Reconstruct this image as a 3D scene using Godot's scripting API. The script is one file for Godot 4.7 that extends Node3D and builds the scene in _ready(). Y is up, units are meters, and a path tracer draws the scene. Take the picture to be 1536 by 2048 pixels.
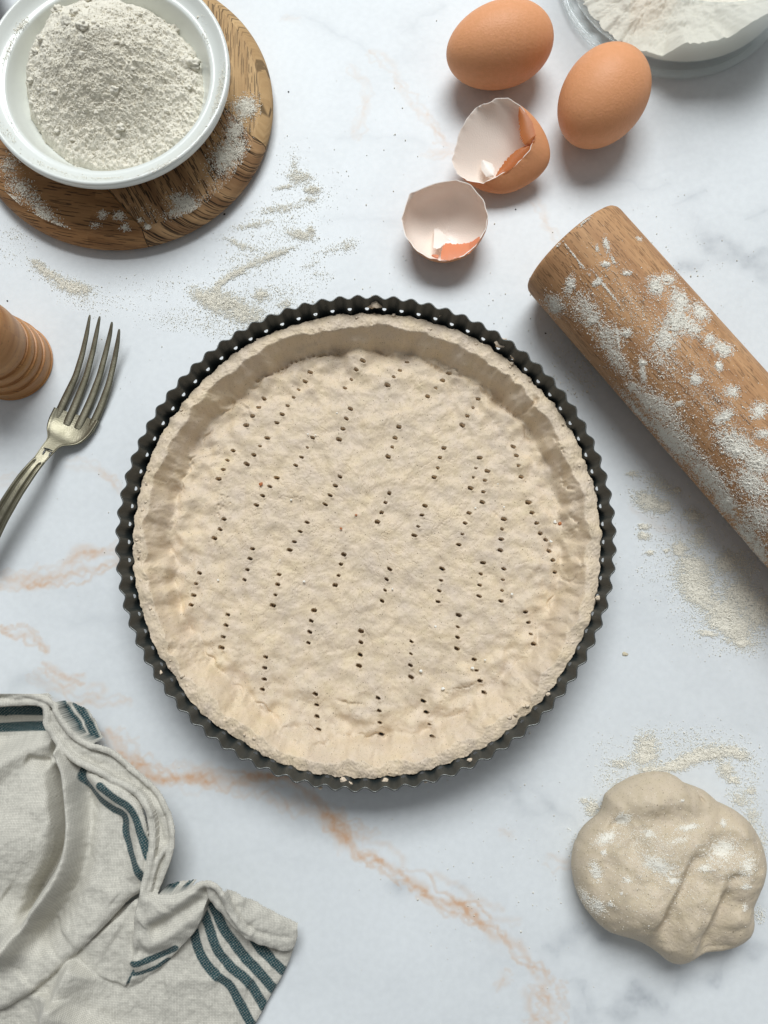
extends Node3D
# A tart tin lined with raw pastry on a marble worktop, with eggs, flour, a rolling pin and a tea towel around it.
# Metres, y up, x to the right of the picture, z towards its lower edge.

const EYE_HEIGHT := 0.3959          # the phone is held about 40 cm above the worktop
const LEAN := 9.0                   # degrees off plumb
const LENS := 1540.0                # focal length in pixels of the 1536 x 2048 photograph
const TIN := Vector3(-0.0087, 0.0, -0.0488)
const UP := Vector3.UP

var rng := RandomNumberGenerator.new()
var grain_mesh: ArrayMesh
var M := {}
var used := {}


# a place measured in the photograph, as a point on the level plane at height h
func at(px: float, py: float, h := 0.0) -> Vector3:
	var t := deg_to_rad(LEAN)
	var d := Vector3(0, -cos(t), -sin(t)) * LENS + Vector3(px - 768.0, 0, 0) + Vector3(0, sin(t), -cos(t)) * (1024.0 - py)
	var eye := Vector3(0, EYE_HEIGHT, 0)
	return eye + d * ((h - EYE_HEIGHT) / d.y)


func sight(px: float, py: float) -> Vector3:
	return (at(px, py, 0.0) - Vector3(0, EYE_HEIGHT, 0)).normalized()


func _ready() -> void:
	rng.seed = 20
	# camera
	var cam := Camera3D.new()
	cam.name = "camera"
	cam.fov = rad_to_deg(2.0 * atan(1024.0 / LENS))
	cam.near = 0.01
	cam.far = 20.0
	cam.position = Vector3(0, EYE_HEIGHT, 0)
	cam.rotation_degrees = Vector3(-90.0 + LEAN, 0, 0)
	add_child(cam)
	cam.current = true
	# the dim room around the worktop
	var env := Environment.new()
	env.background_mode = Environment.BG_COLOR
	env.background_color = Color(0.70, 0.71, 0.72)
	env.background_energy_multiplier = 0.48
	env.tonemap_mode = Environment.TONE_MAPPER_LINEAR
	env.tonemap_exposure = 1.0
	env.sdfgi_enabled = true
	env.ssao_enabled = true
	env.ssil_enabled = true
	var we := WorldEnvironment.new()
	we.name = "environment"
	we.environment = env
	add_child(we)
	# daylight from a large window beyond the top edge of the picture
	var win := AreaLight3D.new()
	win.name = "window_light"
	win.area_size = Vector2(2.2, 1.5)
	win.area_normalize_energy = true
	win.light_energy = 13.6
	win.light_color = Color(0.975, 0.99, 1.0)
	win.shadow_enabled = true
	win.position = Vector3(0.0, 2.85, -2.15)
	add_child(win)
	win.look_at(Vector3(0, 0, -0.08), UP)

	make_materials()
	make_grain()
	table()
	tart_tin()
	pastry()
	chopping_board()
	white_bowl()
	glass_bowl()
	eggs()
	shells()
	rolling_pin()
	wooden_mill()
	fork()
	dough_ball()
	towel()
	loose_flour()
	crumbs()


# ---------------------------------------------------------------- helpers
func numbered(n: String) -> String:
	used[n] = used.get(n, 0) + 1
	return n if used[n] == 1 else "%s_%03d" % [n, used[n] - 1]


func tag(o: Node3D, label: String, category: String, group := "", kind := "") -> Node3D:
	if label: o.set_meta("label", label)
	if category: o.set_meta("category", category)
	if group: o.set_meta("group", group)
	if kind: o.set_meta("kind", kind)
	return o


func thing(n: String, label: String, category: String, p := Vector3.ZERO, group := "") -> Node3D:
	var o := Node3D.new()
	o.name = numbered(n)
	o.position = p
	add_child(o, true)
	tag(o, label, category, group)
	return o


func put(n: String, mesh: Mesh, mat: Material, parent: Node3D = null) -> MeshInstance3D:
	var o := MeshInstance3D.new()
	o.mesh = mesh
	o.material_override = mat
	if parent == null:
		o.name = numbered(n)
		add_child(o, true)
	else:
		var k := 0
		var nn := n
		while parent.has_node(nn):
			k += 1
			nn = "%s_%03d" % [n, k]
		o.name = nn
		parent.add_child(o, true)
	return o


# a sheet of nu x nv points (row by row), smooth normals; wrap: the last column lies on the first
func sheet(P: PackedVector3Array, nu: int, nv: int, wrap := false, flip := false, uv := PackedVector2Array(), col := PackedColorArray(), mesh: ArrayMesh = null) -> ArrayMesh:
	var N := PackedVector3Array()
	N.resize(nu * nv)
	for j in nv:
		var ja := maxi(j - 1, 0) * nu
		var jb := mini(j + 1, nv - 1) * nu
		var jj := j * nu
		for i in nu:
			var ia := i - 1
			var ib := i + 1
			if ia < 0: ia = nu - 2 if wrap else 0
			if ib >= nu: ib = 1 if wrap else nu - 1
			var n := (P[jj + ib] - P[jj + ia]).cross(P[jb + i] - P[ja + i])
			var l := n.length_squared()
			n = n / sqrt(l) if l > 1e-30 else Vector3.UP
			N[jj + i] = -n if flip else n
	# poles: rows that fall together in one point
	for j in [0, nv - 1]:
		var q: int = j * nu
		if P[q].distance_squared_to(P[q + nu / 2]) < 1e-14 and P[q].distance_squared_to(P[q + nu / 3]) < 1e-14:
			var s := Vector3.ZERO
			var jn: int = (1 if j == 0 else nv - 2) * nu
			for i in nu: s += N[jn + i]
			s = s.normalized()
			for i in nu: N[q + i] = s
	var I := PackedInt32Array()
	I.resize((nu - 1) * (nv - 1) * 6)
	var k := 0
	for j in nv - 1:
		for i in nu - 1:
			var a := j * nu + i
			var b := a + 1
			var c := a + nu
			var d := c + 1
			if flip:
				I[k] = a; I[k + 1] = b; I[k + 2] = c; I[k + 3] = b; I[k + 4] = d; I[k + 5] = c
			else:
				I[k] = a; I[k + 1] = c; I[k + 2] = b; I[k + 3] = b; I[k + 4] = c; I[k + 5] = d
			k += 6
	var arr := []
	arr.resize(Mesh.ARRAY_MAX)
	arr[Mesh.ARRAY_VERTEX] = P
	arr[Mesh.ARRAY_NORMAL] = N
	arr[Mesh.ARRAY_INDEX] = I
	if uv.size(): arr[Mesh.ARRAY_TEX_UV] = uv
	if col.size(): arr[Mesh.ARRAY_COLOR] = col
	if mesh == null: mesh = ArrayMesh.new()
	mesh.add_surface_from_arrays(Mesh.PRIMITIVE_TRIANGLES, arr)
	return mesh


# turned shape: profile of (radius, height) from the foot outside up, closing where it ends
func lathe(prof: PackedVector2Array, nu := 96, uscale := 1.0, vscale := 1.0, mesh: ArrayMesh = null) -> ArrayMesh:
	var P := PackedVector3Array()
	var uv := PackedVector2Array()
	for j in prof.size():
		for i in nu + 1:
			var a := TAU * i / nu
			P.append(Vector3(prof[j].x * sin(a), prof[j].y, prof[j].x * cos(a)))
			uv.append(Vector2(float(i) / nu * uscale, float(j) / prof.size() * vscale))
	return sheet(P, nu + 1, prof.size(), true, false, uv, PackedColorArray(), mesh)


# points along a polyline, rounded (Catmull-Rom), n per span
func smooth2(pts: PackedVector2Array, n := 6) -> PackedVector2Array:
	var out := PackedVector2Array()
	for i in pts.size() - 1:
		var p0 := pts[maxi(i - 1, 0)]
		var p3 := pts[mini(i + 2, pts.size() - 1)]
		for k in n:
			out.append(pts[i].cubic_interpolate(pts[i + 1], p0, p3, float(k) / n))
	out.append(pts[-1])
	return out


func v2(list: Array) -> PackedVector2Array:
	var out := PackedVector2Array()
	for i in range(0, list.size(), 2): out.append(Vector2(list[i], list[i + 1]))
	return out


func tube(path: PackedVector3Array, radii: PackedFloat32Array, flat := 1.0, nseg := 10, mesh: ArrayMesh = null) -> ArrayMesh:
	var P := PackedVector3Array()
	var n := path.size()
	for j in n:
		var t := (path[mini(j + 1, n - 1)] - path[maxi(j - 1, 0)]).normalized()
		var s := t.cross(UP)
		s = s.normalized() if s.length() > 0.01 else Vector3.RIGHT
		var u := s.cross(t).normalized()
		for i in nseg + 1:
			var a := TAU * i / nseg
			P.append(path[j] + (s * cos(a) + u * sin(a) * flat) * radii[j])
	return sheet(P, nseg + 1, n, true, false, PackedVector2Array(), PackedColorArray(), mesh)


func noise(sd: int, freq: float, oct := 4, type := FastNoiseLite.TYPE_SIMPLEX_SMOOTH) -> FastNoiseLite:
	var f := FastNoiseLite.new()
	f.seed = sd
	f.noise_type = type
	f.frequency = freq
	f.fractal_octaves = oct
	if oct < 2: f.fractal_type = FastNoiseLite.FRACTAL_NONE
	return f


# noise drawn at w x h and stretched to tw x th, as bytes
func noise_bytes(f: FastNoiseLite, w: int, h: int, tw := 0, th := 0) -> PackedByteArray:
	var im := f.get_image(w, h, false, false, true)
	im.convert(Image.FORMAT_L8)
	if tw: im.resize(tw, th, Image.INTERPOLATE_CUBIC)
	return im.get_data()


func texture(bytes: PackedByteArray, w: int, h: int, format := Image.FORMAT_RGB8) -> ImageTexture:
	return ImageTexture.create_from_image(Image.create_from_data(w, h, false, format, bytes))


func mat(n: String, c: Color, rough: float, metal := 0.0) -> StandardMaterial3D:
	var m := StandardMaterial3D.new()
	m.resource_name = n
	m.albedo_color = c.linear_to_srgb()
	m.roughness = rough
	m.metallic = metal
	M[n] = m
	return m


func sm(a: float, b: float, x: float) -> float:
	var t := clampf((x - a) / (b - a), 0.0, 1.0)
	return t * t * (3.0 - 2.0 * t)


# wood: long fibres along u with dark pores; c0 dark and c1 light are sRGB
func wood_texture(w: int, h: int, sd: int, c0: Color, c1: Color, pores: int, pore_long := 26, pore_dark := 0.45, bands := 0.5, thick := 1) -> ImageTexture:
	var r := RandomNumberGenerator.new()
	r.seed = sd
	var broad := noise_bytes(noise(sd, 0.018, 3), maxi(w / 10, 8), h, w, h)
	var fine := noise_bytes(noise(sd + 1, 0.16, 3), maxi(w / 24, 8), h, w, h)
	var speck := noise_bytes(noise(sd + 2, 0.35, 2), w / 3, h, w, h)
	var dark := PackedFloat32Array()
	dark.resize(w * h)
	for n in pores:
		var x := r.randi() % w
		var y := r.randi() % h
		var ln := int(pore_long * (0.3 + r.randf() * 0.9))
		var th := thick + (r.randi() % 2 if h > 500 else 0)
		var st := pore_dark * (0.4 + 0.6 * r.randf())
		var drift := r.randf_range(-0.05, 0.05)
		for k in ln:
			var fade := 1.0 - absf(2.0 * k / ln - 1.0)
			for q in th:
				var id := ((y + q + int(k * drift) + h) % h) * w + (x + k) % w
				dark[id] = maxf(dark[id], st * minf(1.0, fade * 2.5))
	var out := PackedByteArray()
	out.resize(w * h * 3)
	for i in w * h:
		var t := clampf(bands * broad[i] / 255.0 + (0.85 - bands) * fine[i] / 255.0 + 0.15 * speck[i] / 255.0, 0.0, 1.0)
		var k := (1.0 - dark[i]) * 255.0
		out[i * 3] = int((c0.r + (c1.r - c0.r) * t) * k)
		out[i * 3 + 1] = int((c0.g + (c1.g - c0.g) * t) * k)
		out[i * 3 + 2] = int((c0.b + (c1.b - c0.b) * t) * k)
	return texture(out, w, h)


func noise_texture(sd: int, freq: float, oct: int, size := 512) -> ImageTexture:
	var f := noise(sd, freq, oct)
	var im := f.get_seamless_image(size, size, false, false, 0.2, true)
	return ImageTexture.create_from_image(im)


func bump(m: StandardMaterial3D, tex: Texture2D, depth_mm: float) -> void:
	m.heightmap_enabled = true
	m.heightmap_texture = tex
	m.heightmap_scale = depth_mm * 0.1     # drawn in centimetres


func triplanar(m: StandardMaterial3D, per_metre: float, world := true) -> void:
	m.uv1_triplanar = true
	m.uv1_world_triplanar = world
	m.uv1_scale = Vector3.ONE * per_metre


func make_materials() -> void:
	var fine := noise_texture(3, 0.06, 4)
	var m := mat("flour", Color(0.77, 0.73, 0.62), 1.0)
	m = mat("flour_white", Color(0.88, 0.85, 0.765), 1.0)
	m = mat("ceramic", Color(0.74, 0.765, 0.72), 0.28)
	m.clearcoat_enabled = true
	m.clearcoat = 0.4
	m.clearcoat_roughness = 0.12
	m = mat("dark_tin", Color(0.020, 0.026, 0.026), 0.34)
	m.metallic_specular = 0.55
	bump(m, fine, 0.05)
	triplanar(m, 60.0)
	m = mat("tin_edge", Color(0.10, 0.105, 0.10), 0.25, 0.5)
	m = mat("silver", Color.WHITE, 0.36, 1.0)
	m.albedo_texture = tarnish()
	m.albedo_color = Color.WHITE
	m.roughness = 0.46
	bump(m, fine, 0.06)
	triplanar(m, 30.0)
	m = mat("egg", Color(0.64, 0.285, 0.135), 0.5)
	m.metallic_specular = 0.35
	m.albedo_texture = egg_skin()
	m.albedo_color = Color.WHITE
	triplanar(m, 25.0, false)
	bump(m, noise_texture(9, 0.05, 3), 0.14)
	var thin: StandardMaterial3D = m.duplicate()
	thin.resource_name = "egg_shell"
	thin.backlight_enabled = true
	thin.backlight = Color(0.40, 0.30, 0.22)
	M["egg_thin"] = thin
	m = mat("membrane", Color(0.94, 0.825, 0.725), 0.26)
	bump(m, fine, 0.10)
	triplanar(m, 40.0, false)
	m.backlight_enabled = true
	m.backlight = Color(0.25, 0.21, 0.18)
	m = mat("shell_edge", Color(0.87, 0.79, 0.71), 0.4)
	m = mat("shell_orange", Color(0.68, 0.27, 0.09), 0.4)
	m.backlight_enabled = true
	m.backlight = Color(0.8, 0.3, 0.1)
	bump(m, fine, 0.10)
	triplanar(m, 40.0, false)
	var pale: StandardMaterial3D = m.duplicate()
	pale.resource_name = "shell_pale_orange"
	pale.albedo_color = Color(0.80, 0.36, 0.19).linear_to_srgb()
	M["shell_pale_orange"] = pale
	m.albedo_color = Color(0.50, 0.215, 0.07).linear_to_srgb()
	m = mat("glass", Color(0.74, 0.84, 0.83, 0.14), 0.03)
	m.transparency = BaseMaterial3D.TRANSPARENCY_ALPHA
	m = mat("flour_loose", Color(0.87, 0.835, 0.735), 1.0)
	m = mat("crumb_dark", Color(0.03, 0.03, 0.032), 0.8)
	m = mat("crumb_pale", Color(0.62, 0.55, 0.40), 0.9)
	m = mat("dough", Color.WHITE, 0.5)
	m.metallic_specular = 0.3
	m.albedo_texture = dough_skin(Color(0.868, 0.800, 0.708), 71)
	m.vertex_color_use_as_albedo = true
	bump(m, noise_texture(12, 0.035, 5), 0.13)
	triplanar(m, 10.0)


func tarnish() -> ImageTexture:
	var n := 512
	var a := noise_bytes(noise(35, 0.009, 4), n, n)
	var b := noise_bytes(noise(36, 0.09, 3), n, n)
	var out := PackedByteArray()
	out.resize(n * n * 3)
	for i in n * n:
		var t := clampf(a[i] / 255.0 * 0.8 + b[i] / 255.0 * 0.5 - 0.15, 0.0, 1.0)
		out[i * 3] = int(lerpf(0.46, 0.62, t) * 255)
		out[i * 3 + 1] = int(lerpf(0.445, 0.60, t) * 255)
		out[i * 3 + 2] = int(lerpf(0.375, 0.53, t) * 255)
	return texture(out, n, n)


func egg_skin() -> ImageTexture:
	var n := 512
	var a := noise_bytes(noise(31, 0.02, 3), n, n)
	var b := noise_bytes(noise(32, 0.22, 2), n, n)
	var out := PackedByteArray()
	out.resize(n * n * 3)
	var r := RandomNumberGenerator.new()
	r.seed = 8
	for i in n * n:
		var t := 0.93 + 0.05 * a[i] / 255.0 + 0.05 * b[i] / 255.0
		if b[i] > 214: t *= 0.95
		out[i * 3] = int(minf(0.895 * t, 1.0) * 255)
		out[i * 3 + 1] = int(0.635 * t * 255)
		out[i * 3 + 2] = int(0.462 * t * t * 255)
	return texture(out, n, n)


# raw dough: even colour with a little bran in it
func dough_skin(c: Color, sd: int) -> ImageTexture:
	var n := 1024
	var a := noise_bytes(noise(sd, 0.012, 4), n, n)
	var b := noise_bytes(noise(sd + 1, 0.12, 3), n, n)
	var out := PackedByteArray()
	out.resize(n * n * 3)
	for i in n * n:
		var t := 0.955 + 0.05 * a[i] / 255.0 + 0.035 * b[i] / 255.0
		out[i * 3] = int(minf(c.r * t, 1.0) * 255)
		out[i * 3 + 1] = int(minf(c.g * t, 1.0) * 255)
		out[i * 3 + 2] = int(minf(c.b * (t * 2.0 - 1.0), 1.0) * 255)
	var r := RandomNumberGenerator.new()
	r.seed = sd
	for k in 5200:
		var x := r.randi() % n
		var y := r.randi() % n
		var s := 2 if r.randf() < 0.7 else 3
		if r.randf() < 0.04: s = 5
		var f := r.randf_range(0.45, 0.85)
		for yy in s:
			for xx in s:
				if s > 2 and (xx == 0 or xx == s - 1) and (yy == 0 or yy == s - 1): continue
				var id := ((y + yy) % n * n + (x + xx) % n) * 3
				out[id] = int(out[id] * f)
				out[id + 1] = int(out[id + 1] * f * 0.96)
				out[id + 2] = int(out[id + 2] * f * 0.9)
	return texture(out, n, n)


# ---------------------------------------------------------------- powder
func make_grain() -> void:
	# one crumb of flour: a lumpy little stone of 20 faces
	var t := (1.0 + sqrt(5.0)) / 2.0
	var V := [Vector3(-1, t, 0), Vector3(1, t, 0), Vector3(-1, -t, 0), Vector3(1, -t, 0), Vector3(0, -1, t), Vector3(0, 1, t), Vector3(0, -1, -t), Vector3(0, 1, -t), Vector3(t, 0, -1), Vector3(t, 0, 1), Vector3(-t, 0, -1), Vector3(-t, 0, 1)]
	var F := [0, 11, 5, 0, 5, 1, 0, 1, 7, 0, 7, 10, 0, 10, 11, 1, 5, 9, 5, 11, 4, 11, 10, 2, 10, 7, 6, 7, 1, 8, 3, 9, 4, 3, 4, 2, 3, 2, 6, 3, 6, 8, 3, 8, 9, 4, 9, 5, 2, 4, 11, 6, 2, 10, 8, 6, 7, 9, 8, 1]
	for i in 12: V[i] = V[i].normalized() * rng.randf_range(0.75, 1.15)
	var st := SurfaceTool.new()
	st.begin(Mesh.PRIMITIVE_TRIANGLES)
	for i in range(0, F.size(), 3):
		for k in [0, 2, 1]: st.add_vertex(V[F[i + k]])
	st.generate_normals()
	grain_mesh = st.commit()


# flour strewn over a surface. blobs: [px, py, half length, half width, turn in degrees, count, pile in mm]
# surf(px, py) gives [point, normal] there, or null
func powder(n: String, blobs: Array, surf: Callable, sd: int, parent: Node3D = null, s0 := 0.00016, s1 := 0.00042, clump := 0.5, m: Material = null) -> MultiMeshInstance3D:
	var r := RandomNumberGenerator.new()
	r.seed = sd
	var f := noise(sd, 1.0 / 15.0, 4)
	var buf := PackedFloat32Array()
	var count := 0
	for b in blobs:
		var ca := cos(deg_to_rad(b[4]))
		var sa := sin(deg_to_rad(b[4]))
		var pile: float = (b[6] if b.size() > 6 else 0.0) * 0.001
		for k in int(b[5] * (1.0 if parent else 1.6)):
			var rr := sqrt(-2.0 * log(maxf(r.randf(), 0.0015))) * 0.50
			var a := r.randf() * TAU
			var lx: float = cos(a) * rr * b[2]
			var ly: float = sin(a) * rr * b[3]
			var px: float = b[0] + lx * ca - ly * sa
			var py: float = b[1] + lx * sa + ly * ca
			var g := f.get_noise_2d(px, py * 1.6)
			if g * 1.0 + r.randf_range(-0.9, 0.9) < clump * (rr * 1.2 - 0.60): continue
			var hit = surf.call(px, py)
			if hit == null: continue
			var s: float = lerpf(s0, s1, pow(r.randf(), 2.5)) * (1.0 if r.randf() > 0.03 else 1.7)
			var up: Vector3 = hit[1]
			var lift := s * 0.4 + pile * exp(-1.8 * rr * rr) * (0.35 + 1.0 * maxf(0.0, g + 0.2)) * r.randf()
			var p: Vector3 = hit[0] + up * lift
			var q := Basis(Vector3(r.randf_range(-1, 1), r.randf_range(-1, 1), r.randf_range(-1, 1)).normalized(), r.randf() * TAU).scaled_local(Vector3(s, s * r.randf_range(0.6, 1.0), s * r.randf_range(0.7, 1.3)))
			buf.append_array([q.x.x, q.y.x, q.z.x, p.x, q.x.y, q.y.y, q.z.y, p.y, q.x.z, q.y.z, q.z.z, p.z])
			count += 1
	var mm := MultiMesh.new()
	mm.transform_format = MultiMesh.TRANSFORM_3D
	mm.mesh = grain_mesh
	mm.instance_count = count
	mm.buffer = buf
	var o := MultiMeshInstance3D.new()
	o.multimesh = mm
	o.material_override = m if m else M.flour
	o.set_meta("kind", "stuff")
	if parent:
		o.name = n
		o.position = -parent.position
		parent.add_child(o, true)
	else:
		o.name = numbered(n)
		add_child(o, true)
	return o


func on_table(px: float, py: float) -> Variant:
	return [at(px, py, 0.0002), UP]


# ---------------------------------------------------------------- worktop
const MX0 := -0.30
const MZ0 := -0.43
const MW := 1200
const MH := 1320
const MPX := 0.0005           # metres per texel


# one vein: points in photograph pixels, width in mm, strength; wanders a little and breaks up
func vein(buf: PackedFloat32Array, list: Array, wide: float, strength: float, sd: int, rough := 1.0) -> void:
	var f := noise(sd, 0.045, 3)
	var g := noise(sd + 50, 0.016, 2)
	var pts := PackedVector2Array()
	for i in range(0, list.size(), 2):
		var p := at(list[i], list[i + 1])
		pts.append(Vector2((p.x - MX0) / MPX, (p.z - MZ0) / MPX))
	pts = smooth2(pts, 8)
	var total := 0.0
	for i in pts.size() - 1: total += pts[i].distance_to(pts[i + 1])
	var run := 0.0
	for i in pts.size() - 1:
		var ln := pts[i].distance_to(pts[i + 1])
		var dir := (pts[i + 1] - pts[i]).normalized()
		var side := Vector2(-dir.y, dir.x)
		var k := 0.0
		while k < ln:
			var s := run + k
			var taper := minf(1.0, minf(s, total - s) / 30.0 + 0.12)
			var w := wide / MPX / 1000.0 * 0.5 * taper * (0.75 + 0.9 * g.get_noise_1d(s) + 0.5 * f.get_noise_1d(s + 400.0) * rough)
			w = maxf(w, 0.8)
			var c := pts[i] + dir * k + side * (g.get_noise_1d(s + 900.0) * 10.0 + f.get_noise_1d(s * 1.7) * 4.0) * rough
			var R := int(ceil(w + 1.5))
			for q in range(-R, R + 1):
				var p := c + side * q
				var x := int(p.x)
				var y := int(p.y)
				if x < 0 or y < 0 or x >= MW or y >= MH: continue
				var v := strength * clampf((w + 1.0 - absf(q)) / (1.0 + w * 0.25), 0.0, 1.0)
				var id := y * MW + x
				if v > buf[id]: buf[id] = v
				if x + 1 < MW and v * 0.8 > buf[id + 1]: buf[id + 1] = v * 0.8
			k += 0.6
		run += ln


# a broad vein: a pale fill with a few darker strands winding along it
func broad_vein(fill: PackedFloat32Array, line: PackedFloat32Array, list: Array, wide: float, strength: float, sd: int, rough := 1.0) -> void:
	vein(fill, list, wide * 0.85, strength, sd, rough)
	var r := RandomNumberGenerator.new()
	r.seed = sd
	if wide < 1.5: return
	for k in int(clampf(wide * 0.8, 2.0, 6.0)):
		var l := list.duplicate()
		var off := Vector2(r.randf_range(-1, 1), r.randf_range(-1, 1)) * wide * 1.7
		for i in l.size(): l[i] += off.x * r.randf_range(0.4, 1.2) if i % 2 == 0 else off.y * r.randf_range(0.4, 1.2)
		vein(line, l, r.randf_range(0.5, 1.1), strength * r.randf_range(0.5, 1.0), sd + 200 + k * 7, rough * 1.3)


func table() -> void:
	var strand := PackedFloat32Array()
	strand.resize(MW * MH)
	var warm := PackedFloat32Array()
	warm.resize(MW * MH)
	var grey := PackedFloat32Array()
	grey.resize(MW * MH)
	# rust coloured veins
	broad_vein(warm, strand, [250, 1098, 200, 1108, 160, 1118, 120, 1140, 60, 1160, -20, 1166], 7.0, 0.50, 1)
	broad_vein(warm, strand, [250, 1120, 190, 1140, 120, 1160, 60, 1172, -20, 1176], 3.0, 0.75, 2)
	broad_vein(warm, strand, [-20, 1150, 30, 1148, 60, 1140, 75, 1130], 3.5, 0.35, 3)
	broad_vein(warm, strand, [0, 1262, 30, 1270, 48, 1268, 60, 1285, 78, 1302, 90, 1312], 4.2, 0.75, 4)
	broad_vein(warm, strand, [86, 1328, 105, 1340, 130, 1352, 168, 1362], 4.6, 0.75, 5)
	broad_vein(warm, strand, [168, 1362, 190, 1362, 205, 1380, 195, 1395, 170, 1402], 0.9, 0.5, 6)
	broad_vein(warm, strand, [90, 1385, 130, 1396, 180, 1402, 260, 1418], 2.0, 0.45, 7)
	broad_vein(warm, strand, [60, 1340, 100, 1372, 150, 1376], 5.0, 0.25, 8)
	broad_vein(warm, strand, [218, 1470, 232, 1492, 262, 1515, 300, 1535], 9.5, 0.50, 9, 2.2)
	broad_vein(warm, strand, [205, 1462, 240, 1505, 270, 1524, 310, 1543, 368, 1556, 430, 1560, 480, 1556, 560, 1556, 619, 1587, 640, 1618, 658, 1642, 680, 1668, 708, 1696, 735, 1712, 755, 1727, 780, 1742, 802, 1751], 5.2, 0.95, 10)
	broad_vein(warm, strand, [300, 1540, 370, 1560, 480, 1570, 600, 1600, 650, 1640, 690, 1690], 7.0, 0.42, 11, 1.6)
	broad_vein(warm, strand, [640, 1610, 680, 1640, 720, 1680, 755, 1688], 6.0, 0.35, 12, 1.6)
	broad_vein(warm, strand, [755, 1688, 779, 1686, 796, 1696, 806, 1712, 810, 1722, 800, 1733, 790, 1738], 0.9, 0.75, 13)
	broad_vein(warm, strand, [802, 1751, 841, 1763, 865, 1790, 892, 1810, 920, 1822, 935, 1829, 970, 1849], 5.6, 0.95, 14)
	broad_vein(warm, strand, [930, 1826, 970, 1849, 1005, 1880, 1040, 1911, 1062, 1930, 1095, 1955], 3.2, 0.95, 15)
	broad_vein(warm, strand, [860, 1755, 890, 1768, 912, 1776, 950, 1790, 982, 1802, 1010, 1812], 1.0, 0.6, 16)
	broad_vein(warm, strand, [985, 1850, 1020, 1846, 1040, 1852], 2.0, 0.3, 17)
	broad_vein(warm, strand, [1110, 1960, 1095, 1985, 1090, 2010, 1080, 2060], 12.0, 0.50, 18, 2.4)
	broad_vein(warm, strand, [1075, 1970, 1080, 2000, 1068, 2050], 4.0, 0.8, 19, 2.0)
	broad_vein(warm, strand, [1000, 1950, 1010, 1960, 985, 1968], 2.0, 0.4, 20)
	broad_vein(warm, strand, [735, 100, 765, 115, 790, 145, 810, 180, 835, 208, 850, 235, 885, 270, 905, 296], 2.6, 0.34, 21)
	broad_vein(warm, strand, [698, 128, 708, 150, 726, 166, 728, 190, 725, 215, 718, 245, 710, 280], 4.4, 0.26, 22)
	broad_vein(warm, strand, [852, 300, 880, 304, 912, 300], 9.0, 0.34, 23)
	broad_vein(warm, strand, [1065, 400, 1090, 440, 1115, 478, 1130, 500], 2.6, 0.34, 24)
	broad_vein(warm, strand, [130, 931, 165, 934, 190, 936, 212, 958, 245, 982], 3.0, 0.36, 25)
	broad_vein(warm, strand, [-20, 966, 10, 962, 35, 962], 4.5, 0.34, 26)
	broad_vein(warm, strand, [565, 35, 590, 37, 600, 40], 3.0, 0.26, 27)
	broad_vein(warm, strand, [1090, 1715, 1125, 1718, 1160, 1722], 3.4, 0.30, 28)
	broad_vein(warm, strand, [1000, 1665, 1025, 1675], 4.0, 0.25, 29)
	broad_vein(warm, strand, [1260, 1010, 1330, 1050, 1400, 1055], 2.6, 0.22, 30)
	# grey veins
	vein(grey, [560, 32, 605, 42, 640, 56, 690, 80, 733, 98], 0.8, 0.35, 41)
	vein(grey, [800, 66, 835, 50, 860, 30, 890, 8], 1.2, 0.35, 42)
	vein(grey, [672, 285, 720, 280, 790, 282, 850, 290], 0.8, 0.28, 43)
	vein(grey, [1140, 355, 1200, 352, 1270, 368, 1340, 372], 1.2, 0.34, 44)
	vein(grey, [1300, 540, 1400, 500, 1450, 480, 1500, 500, 1560, 510], 5.0, 0.34, 45, 2.2)
	vein(grey, [1380, 430, 1420, 470, 1470, 520, 1560, 560], 8.0, 0.28, 46, 2.4)
	vein(grey, [640, 440, 740, 445, 820, 442], 1.2, 0.26, 47)
	vein(grey, [1060, 1580, 1110, 1615, 1150, 1650], 2.2, 0.30, 48)
	vein(grey, [980, 1580, 1040, 1600, 1090, 1640], 4.0, 0.22, 49, 2.0)
	vein(grey, [775, 1760, 820, 1790], 9.0, 0.26, 50, 2.0)
	vein(grey, [900, 1770, 930, 1760], 5.0, 0.3, 51)
	vein(grey, [1080, 1880, 1150, 1870, 1240, 1860], 8.0, 0.30, 52, 2.4)
	vein(grey, [1140, 1960, 1180, 1990, 1250, 2010, 1330, 1990], 11.0, 0.42, 53, 2.6)
	vein(grey, [1330, 1970, 1370, 1930, 1420, 1940, 1560, 1900], 8.0, 0.34, 54, 2.6)
	vein(grey, [1120, 2010, 1150, 2020, 1200, 2050], 7.0, 0.30, 55, 2.4)
	vein(grey, [100, 1225, 170, 1250, 260, 1245], 1.4, 0.20, 56)
	vein(grey, [0, 1400, 60, 1380, 120, 1400], 7.0, 0.18, 57, 2.0)
	vein(grey, [1345, 412, 1380, 396, 1412, 380], 0.4, 0.5, 58, 0.1)
	vein(grey, [1490, 440, 1536, 420], 0.4, 0.45, 59, 0.1)
	vein(grey, [1150, 300, 1200, 330], 3.0, 0.15, 60)
	# veins bleed into the stone around them
	var bleed := func(buf: PackedFloat32Array, by: int) -> PackedFloat32Array:
		var im := Image.create_from_data(MW, MH, false, Image.FORMAT_RF, buf.to_byte_array())
		im.resize(MW / 2, MH / 2, Image.INTERPOLATE_BILINEAR)
		if by > 2: im.resize(MW / 4, MH / 4, Image.INTERPOLATE_BILINEAR)
		if by > 4: im.resize(MW / 8, MH / 8, Image.INTERPOLATE_BILINEAR)
		if by > 8: im.resize(MW / 16, MH / 16, Image.INTERPOLATE_BILINEAR)
		im.resize(MW, MH, Image.INTERPOLATE_CUBIC)
		return im.get_data().to_float32_array()
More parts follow.
